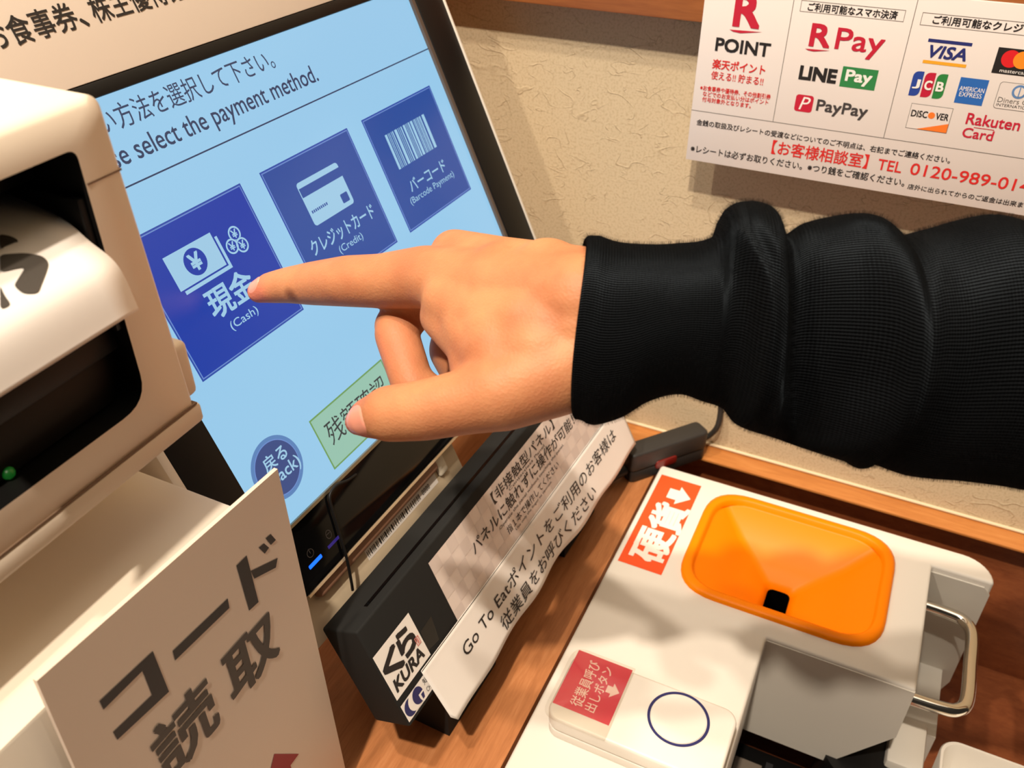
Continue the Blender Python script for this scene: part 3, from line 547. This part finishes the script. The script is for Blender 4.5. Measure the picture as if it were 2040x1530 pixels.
x_ = nt.nodes.new('ShaderNodeMixShader')
x_.inputs[0].default_value = 0.07; nt.links.new(t_.outputs[0], x_.inputs[1]); nt.links.new(g_.outputs[0], x_.inputs[2]); nt.links.new(x_.outputs[0], o_.inputs[0])
bm = bmesh.new()
add_prism(bm, rpoly([(-0.1290, -0.3492), (-0.0855, -0.3492), (-0.0855, -0.2903), (-0.1290, -0.2903)], [0.010, 0, 0, 0.010], 6), ZC + 0.0006, ZC + 0.0016, WF, 0.0006, 2)
finish('clear_cover', bm, cl, cb, True)

# ================================================================ INLINE SWITCH
sw = empty('cord_switch', 'black inline cord switch lying on the counter corner by the wall', 'switch')
A = Vector((-0.1672, -0.0796, 0.0)); B = Vector((-0.1159, -0.0156, 0.0)); ax = (B - A).normalized()
WFs = Frame(A, ax, Vector((0, 0, 1)).cross(ax), (0, 0, 1)); Lh = (B - A).length
prism('switch_body', rpoly([(0, -0.0098), (Lh, -0.0098), (Lh, 0.0098), (0, 0.0098)], 0.006, 6), 0.0125, 0.032, mat('switch_black', (44, 42, 40), 0.5, bump=(900, 0.3)), sw, WFs, 0.0028, 3)
prism('switch_base', rpoly([(0.0006, -0.0092), (Lh - 0.0006, -0.0092), (Lh - 0.0006, 0.0092), (0.0006, 0.0092)], 0.006, 6), 0.0, 0.0130, mat('switch_base', (34, 32, 31), 0.5), sw, WFs, 0.002, 2)
RK = Frame(WFs.p(0, -0.0094, 0), WFs.x, (0, 0, 1), -WFs.y)
prism('rocker', rpoly([(0.026, 0.0085), (0.048, 0.0085), (0.048, 0.0175), (0.026, 0.0175)], 0.003, 4), -0.002, 0.0012, mat('rocker_red', (120, 26, 20), 0.25), sw, RK, 0.0008)
tube('cord', [B + Vector((-0.004, -0.003, 0.014)), B + Vector((0.004, 0.0055, 0.0165)), (-0.1050, -0.0090, 0.030), (-0.1055, -0.0042, 0.048), (-0.108, -0.0035, 0.075), (-0.110, -0.0032, 0.12), (-0.1118, -0.0032, 0.19)], 0.0026, mat('cord_black', (40, 38, 35), 0.5), sw, 12, 6)
tube('strain_relief', [A + ax * 0.002 + Vector((0, 0, 0.010)), A - ax * 0.006 + Vector((0, 0, 0.0085)), A - ax * 0.014 + Vector((0, 0, 0.006))], 0.0045, mat('cord_black', (40, 38, 35), 0.5), sw, 12, 4)
tube('tail_cord', [A - ax * 0.013 + Vector((0, 0, 0.006)), A - ax * 0.025 + Vector((-0.004, 0, 0.004)), (-0.205, -0.105, 0.003), (-0.235, -0.075, 0.003), (-0.27, -0.04, 0.003)], 0.0026, mat('cord_black', (40, 38, 35), 0.5), sw, 12, 6)

# ================================================================ BANKNOTE CABINET, PRINTER, RECEIPT, SIGN on the left
cabm = mat('cabinet_white', (230, 220, 204), 0.45)
cb2 = prism('banknote_cabinet', [(-0.52, -0.80), (-0.233, -0.80), (-0.233, -0.449), (-0.2445, -0.449), (-0.52, -0.449)], 0.0, 0.253, cabm, None, WF, 0.002, 2)
tag(cb2, 'white banknote machine cabinet under the receipt printer, at the left', 'cabinet')
rp = empty('receipt_printer', 'white receipt printer with a dark front opening, standing on banknote cabinet', 'printer')
YR = -0.4462; YL = -0.612; ZB = 0.2975; ZTp = 0.4394
PW = mat('printer_white', (228, 214, 196), 0.45)
YZ = Frame((0, 0, 0), (0, 1, 0), (0, 0, 1), (1, 0, 0))
def ring_prism(bm, outer, inner, h0, h1, bv):
    t = bmesh.new(); N = len(outer)
    L = [[t.verts.new(YZ.p(y, z, h)) for y, z in pts] for pts, h in ((outer, h0), (outer, h1 - bv), ([(y * 1.0, z) for y, z in outer], h1), (inner, h1), (inner, h0))]
    cy = (YR + YL) / 2; cz = (ZB + ZTp) / 2
    for v in L[2]:
        v.co.y = cy + (v.co.y - cy) * (1 - bv / 0.082); v.co.z = cz + (v.co.z - cz) * (1 - bv / 0.071)
    for a, b in zip(L, L[1:]):
        for i in range(N): t.faces.new((a[i], a[(i + 1) % N], b[(i + 1) % N], b[i])).material_index = 1 if b is L[4] else 0
    bmesh.ops.recalc_face_normals(t, faces=t.faces); merge(bm, t)
outer = [(y - (0.0062 * (z - ZB) / (ZTp - ZB) if y > -0.5 else 0), z) for y, z in rrect(YL, ZB, YR, ZTp, 0.0060, 6)]
inner = rpoly([(-0.4685, 0.4252), (YL + 0.02, 0.4252), (YL + 0.02, 0.3228), (-0.4695, 0.3228)], [0.004, 0.004, 0.013, 0.013], 6)
bm = bmesh.new(); ring_prism(bm, outer, inner, -0.315, -0.25, 0.003); finish('front_frame', bm, [PW, BLACK], rp, True, 50)
prism('body', outer, -0.44, -0.315, PW, rp, YZ)
bm = bmesh.new(); add_prism(bm, inner, -0.3149, -0.314, YZ); finish('paper_bay', bm, BLACK, rp)
bm = bmesh.new()
add_box(bm, (-0.3140, YL + 0.021, 0.3235), (-0.2600, -0.4692, 0.345), bv=0.002); add_box(bm, (-0.3140, YL + 0.021, 0.3455), (-0.2570, -0.4692, 0.3560), bv=0.0015)
add_box(bm, (-0.3140, -0.4720, 0.356), (-0.2520, -0.4692, 0.408), bv=0.0005); add_box(bm, (-0.3140, YL + 0.021, 0.411), (-0.2720, -0.4692, 0.4245), bv=0.002)
finish('cutter_bar', bm, BLACK, rp, True)
bm = bmesh.new(); bmesh.ops.create_icosphere(bm, subdivisions=2, radius=0.0024, matrix=Matrix.Translation((-0.2602, -0.5250, 0.3256))); finish('power_light', bm, mat('green_led', (10, 50, 16), 0.4, emit=(12, 84, 22), estr=0.6), rp, True)
box('bottom_bar', (-0.30, YL - 0.001, ZB - 0.0005), (-0.2490, YR + 0.001, ZB + 0.0090), PW, rp, bv=0.0018, seg=2)
box('bar_groove', (-0.2520, YL + 0.002, ZB + 0.0090), (-0.2493, YR - 0.001, ZB + 0.0100), mat('seam_shadow_gap', (120, 96, 76), 0.7), rp)
box('cover_seam', (-0.2520, -0.4680, 0.4122), (-0.2497, -0.4530, 0.4130), mat('seam_shadow_gap', (120, 96, 76), 0.7), rp)
box('cover_lever', (-0.270, -0.4500, 0.3070), (-0.2535, -0.4404, 0.3340), PW, rp, bv=0.003, seg=3)
box('pedestal', (-0.43, -0.60, 0.253), (-0.305, -0.475, ZB), PW, rp, bv=0.002)
PR = [(-0.300, 0.407), (-0.2718, 0.4031), (-0.2587, 0.4001), (-0.2496, 0.3944), (-0.2389, 0.3872), (-0.2347, 0.371)]
def catmull(P, sub):
    out = []
    for i in range(len(P) - 1):
        p0 = Vector(P[max(i - 1, 0)]); p1 = Vector(P[i]); p2 = Vector(P[i + 1]); p3 = Vector(P[min(i + 2, len(P) - 1)])
        for k in range(sub):
            t = k / sub; out.append(0.5 * ((2 * p1) + (p2 - p0) * t + (2 * p0 - 5 * p1 + 4 * p2 - p3) * t * t + (3 * p1 - p0 - 3 * p2 + p3) * t ** 3))
    return out + [Vector(P[-1])]
RC = catmull(PR, 8); RL = [0.0]
for i in range(1, len(RC)): RL.append(RL[-1] + (RC[i] - RC[i - 1]).length)
bm = bmesh.new(); rows = [[bm.verts.new((p.x, y, p.y)) for y in [-0.554 + 0.08 * j / 8 for j in range(9)]] for p in RC]
for a, b in zip(rows, rows[1:]):
    for j in range(8): bm.faces.new((a[j], a[j + 1], b[j + 1], b[j]))
re_ = finish('receipt', bm, PAPER, None, True, 180); s_ = re_.modifiers.new('thickness', 'SOLIDIFY'); s_.thickness = 0.0002; s_.offset = 0
tag(re_, 'white printed paper receipt curling out of the printer opening', 'receipt')
def on_receipt(y, s):
    s = max(0.0, min(s, RL[-1] - 1e-6)); i = max(k for k in range(len(RL) - 1) if RL[k] <= s); t = (s - RL[i]) / (RL[i + 1] - RL[i])
    p = RC[i].lerp(RC[i + 1], t); d = (RC[i + 1] - RC[i]).normalized(); return Vector((p.x - d.y * 0.0005, y, p.y + d.x * 0.0005))
vs = []; fs = []
bm = bmesh.new()
for stroke in [[(-0.5011, 0.0429), (-0.4946, 0.0464), (-0.4910, 0.0500), (-0.4914, 0.0530), (-0.4949, 0.0557), (-0.5033, 0.0610), (-0.5068, 0.0586), (-0.5065, 0.0545), (-0.4987, 0.0508), (-0.4998, 0.0500), (-0.5059, 0.0484)], [(-0.5094, 0.0521), (-0.5111, 0.0557), (-0.5124, 0.0600), (-0.5161, 0.0597)], [(-0.4938, 0.0347), (-0.4922, 0.0384), (-0.4923, 0.0418), (-0.4940, 0.0415), (-0.4946, 0.0389), (-0.4990, 0.0418), (-0.4985, 0.0401)]]:
    stroke = rpoly(stroke, 0.0016, 4)
    f = bm.faces.new([bm.verts.new((y, s, 0)) for y, s in stroke])
bmesh.ops.triangulate(bm, faces=bm.faces)
bmesh.ops.subdivide_edges(bm, edges=bm.edges, cuts=4, use_grid_fill=True)
for v in bm.verts: v.co = on_receipt(v.co.x, v.co.y)
me = bpy.data.meshes.new('brush_print'); bm.to_mesh(me); bm.free(); me.materials.append(GREYINK); link('brush_print', me, re_)

sg = prism('code_reader_sign', [(-0.5715, 0.002), (-0.4275, 0.002), (-0.4332, 0.2681), (-0.5622, 0.2748)], -0.2275, -0.2255, mat('sign_board', (224, 208, 192), 0.6), None, Frame((0, 0, 0), (0, 1, 0), (0, 0, 1), (1, 0, 0)))
tag(sg, 'white sign card with large dark Japanese lettering standing against the cabinet front', 'sign')
P = Print(Frame((-0.2255, 0, 0), (0, 1, 0), (0, 0, 1), (1, 0, 0)), 0.0002)
for q in ([(-0.5461, 0.2427), (-0.5194, 0.2407), (-0.5189, 0.2137), (-0.5255, 0.2146), (-0.5459, 0.2174), (-0.5462, 0.2230), (-0.5263, 0.2209), (-0.5263, 0.2366), (-0.5460, 0.2372)],
          [(-0.5113, 0.2312), (-0.4782, 0.2286), (-0.4787, 0.2229), (-0.5117, 0.2255)],
          [(-0.4692, 0.2405), (-0.4623, 0.2404), (-0.4621, 0.2093), (-0.4686, 0.2102)],
          [(-0.4621, 0.2302), (-0.4448, 0.2220), (-0.4472, 0.2178), (-0.4612, 0.2242)],
          [(-0.4546, 0.2380), (-0.4510, 0.2375), (-0.4486, 0.2324), (-0.4519, 0.2316)],
          [(-0.4494, 0.2392), (-0.4458, 0.2387), (-0.4435, 0.2327), (-0.4472, 0.2328)]):
    P.poly(q, INK)
P.text('読', -0.5345, 0.1665, -0.5005, 0.2035, GREYINK, 0.018); P.text('取', -0.4905, 0.1665, -0.4570, 0.2000, GREYINK, 0.022)
P.build('printed_lettering', sg)
P = Print(Frame((-0.2255, 0, 0), (0, 1, 0), (0, 0, 1), (1, 0, 0)), 0.0002)
P.poly([(-0.4763, 0.106), (-0.492, 0.083), (-0.484, 0.083), (-0.484, 0.05), (-0.468, 0.05), (-0.468, 0.083), (-0.4605, 0.083)], mat('sign_red', (150, 40, 52), 0.6))
P.build('arrow_mark', sg)

# ================================================================ SMALL THINGS at the lower right
tr = bmesh.new()
TY = rrect(0.1190, -0.340, 0.300, -0.1880, 0.013, 8)
def off(pts, d, c=(0.2095, -0.264)):
    return [(c[0] + (x - c[0]) * (1 - d / 0.0905), c[1] + (y - c[1]) * (1 - d / 0.076)) for x, y in pts]
lp = [(off(TY, 0.006), FL + 0.0005), (off(TY, 0.002), -0.12), (TY, -0.052), (off(TY, 0.0008), -0.0505), (off(TY, 0.0024), -0.0505), (off(TY, 0.0034), -0.053), (off(TY, 0.008), -0.10), (off(TY, 0.014), -0.105)]
L_ = [[tr.verts.new((x, y, z)) for x, y in p] for p, z in lp]
for a, b in zip(L_, L_[1:]):
    for i in range(len(a)): tr.faces.new((a[i], a[(i + 1) % len(a)], b[(i + 1) % len(a)], b[i]))
tr.faces.new(L_[0][::-1]); tr.faces.new(L_[-1])
tag(finish('plastic_tray', tr, WHITE, None, True, 50), 'white rounded plastic tray right of the coin machine, low in the corner', 'tray')
cl_ = bmesh.new(); N = 14; random.seed(3); G_ = []
for i in range(N):
    row = []
    for j in range(N):
        u = i / (N - 1); v = j / (N - 1)
        x = 0.206 + 0.13 * u + 0.016 * v; y = -0.150 + 0.17 * v; z = FL + 0.001 + 0.030 * min(1, 5 * u) * min(1, 4 * (1 - u)) * min(1, 6 * v) * min(1, 6 * (1 - v)) * (0.7 + 0.6 * noise.noise((u * 4, v * 5, 1.0)))
        row.append(cl_.verts.new((x, y, z)))
    G_.append(row)
for a, b in zip(G_, G_[1:]):
    for j in range(N - 1): cl_.faces.new((a[j], b[j], b[j + 1], a[j + 1]))
cw = finish('folded_cloth', cl_, mat('cloth_white', (226, 218, 212), 0.85), None, True, 180); cw.modifiers.new('soft', 'SUBSURF').levels = 1; cw.modifiers['soft'].render_levels = 1
tag(cw, 'crumpled white cloth at the right edge behind the plastic tray', 'cloth')

# ================================================================ THE PERSON
CH = [
    [(-0.2925, -0.3540, 0.3020, 0.0062), (-0.2847, -0.3528, 0.3057, 0.0082), (-0.2738, -0.3516, 0.3092, 0.0094), (-0.2601, -0.3504, 0.3128, 0.0110), (-0.2351, -0.3532, 0.3216, 0.0126), (-0.2143, -0.3549, 0.3275, 0.0130), (-0.1881, -0.3568, 0.3368, 0.0145), (-0.1441, -0.3689, 0.3466, 0.0170), (-0.1060, -0.3745, 0.3543, 0.0200)],
    [(-0.1839, -0.3380, 0.3408, 0.0115), (-0.1516, -0.3536, 0.3480, 0.0140), (-0.1088, -0.3678, 0.3559, 0.0170)],
    [(-0.1843, -0.3208, 0.3232, 0.0110), (-0.1121, -0.3548, 0.3399, 0.0160)],
    [(-0.1850, -0.3065, 0.3073, 0.0095), (-0.1129, -0.3513, 0.3277, 0.0150)],
    [(-0.1866, -0.4211, 0.2997, 0.0062), (-0.1810, -0.4209, 0.3036, 0.0088), (-0.1701, -0.4216, 0.3098, 0.0118), (-0.1550, -0.4197, 0.3151, 0.0124), (-0.1396, -0.4147, 0.3207, 0.0132), (-0.1253, -0.4077, 0.3260, 0.0160), (-0.1110, -0.3964, 0.3316, 0.0180), (-0.0994, -0.3861, 0.3358, 0.0190)],
    [(-0.1352, -0.3872, 0.3372, 0.0170), (-0.1172, -0.3829, 0.3420, 0.0200), (-0.1041, -0.3753, 0.3436, 0.0240), (-0.0754, -0.3644, 0.3452, 0.0250)],
    [(-0.1708, -0.3743, 0.3302, 0.0100), (-0.1486, -0.3885, 0.3298, 0.0110), (-0.1390, -0.4006, 0.3208, 0.0110)],
    [(-0.1486, -0.3885, 0.3298, 0.0110), (-0.1272, -0.3851, 0.3333, 0.0180)],
    [(-0.1663, -0.3707, 0.3371, 0.0145), (-0.1436, -0.3796, 0.3379, 0.0170), (-0.1242, -0.3821, 0.3421, 0.0200)],
    [(-0.1502, -0.3830, 0.3343, 0.0140), (-0.1312, -0.3955, 0.3311, 0.0160), (-0.1160, -0.3903, 0.3372, 0.0190)],
    [(-0.1389, -0.4008, 0.3222, 0.0115), (-0.1281, -0.3972, 0.3306, 0.0170)],
    [(-0.1471, -0.3628, 0.3475, 0.0170), (-0.1387, -0.3801, 0.3395, 0.0170), (-0.1326, -0.3926, 0.3338, 0.0170)],
    [(-0.1260, -0.3634, 0.3529, 0.0180), (-0.1142, -0.3894, 0.3372, 0.0190)],
    [(-0.1851, -0.3364, 0.3332, 0.0115), (-0.2083, -0.3545, 0.3039, 0.0110)],
    [(-0.2045, -0.3607, 0.3041, 0.0108), (-0.1861, -0.3782, 0.2917, 0.0102), (-0.1719, -0.3767, 0.2850, 0.0090)],
    [(-0.1848, -0.3199, 0.3212, 0.0110), (-0.1924, -0.3336, 0.2828, 0.0100)],
    [(-0.1912, -0.3357, 0.2829, 0.0100), (-0.1760, -0.3473, 0.2763, 0.0095), (-0.1620, -0.3528, 0.2782, 0.0085)]]
def capsule(bm, a, b, seg=20):
    pa, pb = Vector(a[:3]), Vector(b[:3]); ra, rb_ = a[3], b[3]; d = pb - pa; L = d.length; d.normalize(); u = d.orthogonal().normalized(); v = d.cross(u); rings = []
    for k in range(-6, 1):
        t = k / 6 * math.pi / 2; rings.append((pa + d * ra * math.sin(t), ra * math.cos(t)))
    for k in range(0, 7):
        t = k / 6 * math.pi / 2; rings.append((pb + d * rb_ * math.sin(t), rb_ * math.cos(t)))
    R_ = [[bm.verts.new(c + (u * math.cos(2 * math.pi * i / seg) + v * math.sin(2 * math.pi * i / seg)) * max(r, 1e-5)) for i in range(seg)] for c, r in rings]
    for x, y in zip(R_, R_[1:]):
        for i in range(seg): bm.faces.new((x[i], x[(i + 1) % seg], y[(i + 1) % seg], y[i]))
    bm.faces.new(R_[0][::-1]); bm.faces.new(R_[-1])
bm = bmesh.new()
for c in CH:
    for a, b in zip(c, c[1:]): capsule(bm, a, b)
raw = finish('person_raw', bm, SKIN)
r1 = raw.modifiers.new('fuse', 'REMESH'); r1.mode = 'VOXEL'; r1.voxel_size = 0.0011; r1.use_smooth_shade = True
r2 = raw.modifiers.new('smooth', 'SMOOTH'); r2.factor = 0.5; r2.iterations = 30
dg = bpy.context.evaluated_depsgraph_get(); hm = bpy.data.meshes.new_from_object(raw.evaluated_get(dg)); hm.name = 'person'
bpy.data.objects.remove(raw)
for p in hm.polygons: p.use_smooth = True
if not hm.materials: hm.materials.append(SKIN)
pe = link('person', hm)
tag(pe, 'right hand of a person in a black sleeve pointing a finger at the touch screen', 'person')
from mathutils.bvhtree import BVHTree
hb = bmesh.new(); hb.from_mesh(hm); tree = BVHTree.FromBMesh(hb)
NAILM = mat('fingernail', (226, 150, 128), 0.28)
for c, fw, nr, la, wa in [((-0.1821, -0.4258, 0.3048), (-0.8029, 0.0138, -0.5960), (-0.1002, -0.9002, 0.4238), 0.0082, 0.0072), ((-0.2914, -0.3566, 0.3066), (-0.8531, -0.0485, -0.5195), (-0.1660, -0.1826, 0.9691), 0.0046, 0.0036)]:
    nr = Vector(nr).normalized(); fw = Vector(fw); fw = (fw - nr * fw.dot(nr)).normalized(); sd = nr.cross(fw); nb = bmesh.new(); rings = []
    for k in range(7):
        rr = k / 6; ring = []
        for i in range(28):
            t = 2 * math.pi * i / 28; e = 2.6; cx = math.copysign(abs(math.cos(t)) ** (2 / e), math.cos(t)); sy = math.copysign(abs(math.sin(t)) ** (2 / e), math.sin(t))
            p = Vector(c) + fw * cx * la * rr + sd * sy * wa * rr + nr * 0.02
            hit = tree.ray_cast(p, -nr, 0.05); q = hit[0] if hit[0] is not None else Vector(c)
            ring.append(nb.verts.new(q + nr * (0.00045 if k < 6 else -0.0002)))
        rings.append(ring)
    for x, y in zip(rings[1:], rings[2:]):
        for i in range(28): nb.faces.new((x[i], x[(i + 1) % 28], y[(i + 1) % 28], y[i]))
    nb.faces.new(rings[1]); bmesh.ops.remove_doubles(nb, verts=nb.verts, dist=1e-6)
    tag(finish('fingernail', nb, NAILM, pe, True, 180), None)
hb.free()
# sleeve: cross sections along the forearm
SO = Vector((-0.10329, -0.38309, 0.34709)); SA = Vector((0.938466, 0.345276, -0.008094)); SB = Vector((-0.176771, 0.500338, 0.847593)); SN = Vector((0.296703, -0.794007, 0.530585))
STOP = [(-0.0033, 0.0374), (-0.0009, 0.0364), (0.0022, 0.0369), (0.0125, 0.0343), (0.0260, 0.0340), (0.0355, 0.0349), (0.0450, 0.0365), (0.0501, 0.0400), (0.0512, 0.0462), (0.0539, 0.0497), (0.0582, 0.0514), (0.0648, 0.0510), (0.0704, 0.0471), (0.0722, 0.0380), (0.0722, 0.0424), (0.0747, 0.0397), (0.0822, 0.0448), (0.0969, 0.0487), (0.1053, 0.0483), (0.1112, 0.0443), (0.1139, 0.0397), (0.1196, 0.0422), (0.1286, 0.0451), (0.1375, 0.0483), (0.1482, 0.0509), (0.1556, 0.0499), (0.1632, 0.0462), (0.2107, 0.0370)]
SBOT = [(0.0012, -0.0360), (0.0042, -0.0367), (0.0082, -0.0372), (0.0187, -0.0333), (0.0281, -0.0268), (0.0395, -0.0232), (0.0493, -0.0255), (0.0572, -0.0279), (0.0624, -0.0335), (0.0751, -0.0372), (0.0888, -0.0412), (0.1043, -0.0450), (0.1086, -0.0471), (0.1128, -0.0452), (0.1272, -0.0487), (0.1460, -0.0493), (0.1609, -0.0502), (0.1721, -0.0514), (0.2199, -0.0547)]
SEAM = [(0.0385, 0.0509), (0.0217, 0.0594), (0.0064, 0.0618), (-0.0130, 0.0619), (-0.0325, 0.0618)]
RING = [(0.0516, 0.0629), (0.0336, 0.0671), (0.0067, 0.0681), (-0.0164, 0.0707), (-0.0376, 0.0742)]
EDGE_ = [(0.0424, 0.0722), (0.0280, 0.0711), (0.0070, 0.0719), (-0.0123, 0.0733), (-0.0335, 0.0777)]
FOLD = [(0.0490, 0.1043), (0.0395, 0.1110), (0.0243, 0.1091), (0.0071, 0.1091), (-0.0121, 0.1088), (-0.0318, 0.1032), (-0.0420, 0.0965)]
def lerp(tab, x):
    tab = sorted(tab)
    if x <= tab[0][0]: return tab[0][1]
    for (a, b), (c, d) in zip(tab, tab[1:]):
        if x <= c: return b + (d - b) * (x - a) / max(c - a, 1e-9)
    return tab[-1][1]
def smooth(tab, x):
    tab = sorted(tab); x = min(max(x, tab[0][0]), tab[-1][0]); n = len(tab)
    for k in range(n - 1):
        if x <= tab[k + 1][0]: break
    (x0, y0), (x1, y1) = tab[k], tab[k + 1]; h = max(x1 - x0, 1e-9); t = (x - x0) / h
    def slope(i):
        a = tab[max(i - 1, 0)]; b = tab[min(i + 1, n - 1)]; return (b[1] - a[1]) / max(b[0] - a[0], 1e-9)
    m0, m1 = slope(k) * h, slope(k + 1) * h
    return (2 * t ** 3 - 3 * t * t + 1) * y0 + (t ** 3 - 2 * t * t + t) * m0 + (-2 * t ** 3 + 3 * t * t) * y1 + (t ** 3 - t * t) * m1
def g(x, w): return math.exp(-(x / w) ** 2)
def depth(s, b):
    base = 0.030 + 0.014 * min(1.0, max(0.0, (s - 0.02) / 0.18))
    h = 0.0
    sm = lerp(SEAM, b); rg = lerp(RING, b); ed = lerp(EDGE_, b); fo = lerp(FOLD, b)
    k = max(0.0, min(1.0, (s - sm + 0.006) / 0.008)) * max(0.0, min(1.0, (ed - s) / 0.011 + 0.5))
    h += 0.0120 * k * (0.7 + 0.3 * g(s - rg, 0.012)) + 0.0024 * g(s - sm - 0.002, 0.0018) - 0.0024 * g(s - sm - 0.0065, 0.002)
    h += 0.015 * g(s - fo - 0.002, 0.0130) - 0.010 * g(s - (ed + 0.006), 0.006) + 0.006 * max(0.0, min(1.0, (s - fo) / 0.03))
    h -= 0.006 * max(0.0, min(1.0, (s - ed) / 0.006)) * max(0.0, min(1.0, (fo - s) / 0.012))
    h += 0.004 * noise.noise((s * 26, b * 14, 3.1)) * min(1, s / 0.03) + 0.002 * noise.noise((s * 60, b * 34, 8.1)) * min(1, s / 0.03)
    h += 0.007 * g((s - 0.205) - 0.35 * (b + 0.01), 0.012) + 0.005 * g((s - 0.235) + 0.25 * b, 0.014)
    return base, h
NR = 72; bm = bmesh.new(); uvl = bm.loops.layers.uv.new('UVMap'); R_ = []
ST = [0.0 + 0.0015 * i for i in range(141)] + [0.2100 + 0.006 * i for i in range(1, 26)]
def ring_at(s, scale=1.0, ds=0.0):
    t = smooth(STOP, s); bt = smooth(SBOT, s); cb_ = (t + bt) / 2; hb_ = (t - bt) / 2 * scale; out = []
    for i in range(NR):
        a = 2 * math.pi * i / NR; ca, sa = math.cos(a), math.sin(a); b = cb_ + hb_ * ca; base, h = depth(s, b)
        d = (base * scale) * sa + (h * max(0.0, sa) ** 0.6 if sa > 0 else -0.25 * h * sa)
        edge = 0.004 * math.sin(a * 2 + 0.5) * 0.3
        out.append((SO + SA * (s + ds + edge * max(0, 1 - s / 0.02)) + SB * b + SN * (d - 0.0), (s, i / NR)))
    return out
sect = [ring_at(0.014, 0.86), ring_at(0.004, 0.90), ring_at(0.0, 0.955, -0.0008)] + [ring_at(s, 1.0 if s > 0.003 else 0.985) for s in ST]
vr = [[bm.verts.new(p) for p, _ in r] for r in sect]
for k in range(len(vr) - 1):
    for i in range(NR):
        j = (i + 1) % NR; f = bm.faces.new((vr[k][i], vr[k][j], vr[k + 1][j], vr[k + 1][i]))
        us = (sect[k][i][1], (sect[k][j][1][0], sect[k][j][1][1] if j else 1.0), (sect[k + 1][j][1][0], sect[k + 1][j][1][1] if j else 1.0), sect[k + 1][i][1])
        for lp_, uv in zip(f.loops, us): lp_[uvl].uv = uv
bm.faces.new(vr[-1])
sl = finish('sleeve', bm, KNIT, pe, True, 180)
sl['label'] = 'black knitted sleeve with ribbed cuff'

fz = sl.modifiers.new('fuzz', 'PARTICLE_SYSTEM'); ps_ = fz.particle_system.settings
ps_.type = 'HAIR'; ps_.count = 90000; ps_.hair_length = 0.0014; ps_.use_advanced_hair = False
ps_.root_radius = 0.06; ps_.tip_radius = 0.02; ps_.radius_scale = 0.001; ps_.hair_step = 2; ps_.display_step = 2; ps_.render_step = 2; ps_.roughness_endpoint = 0.0; ps_.roughness_2 = 0.0
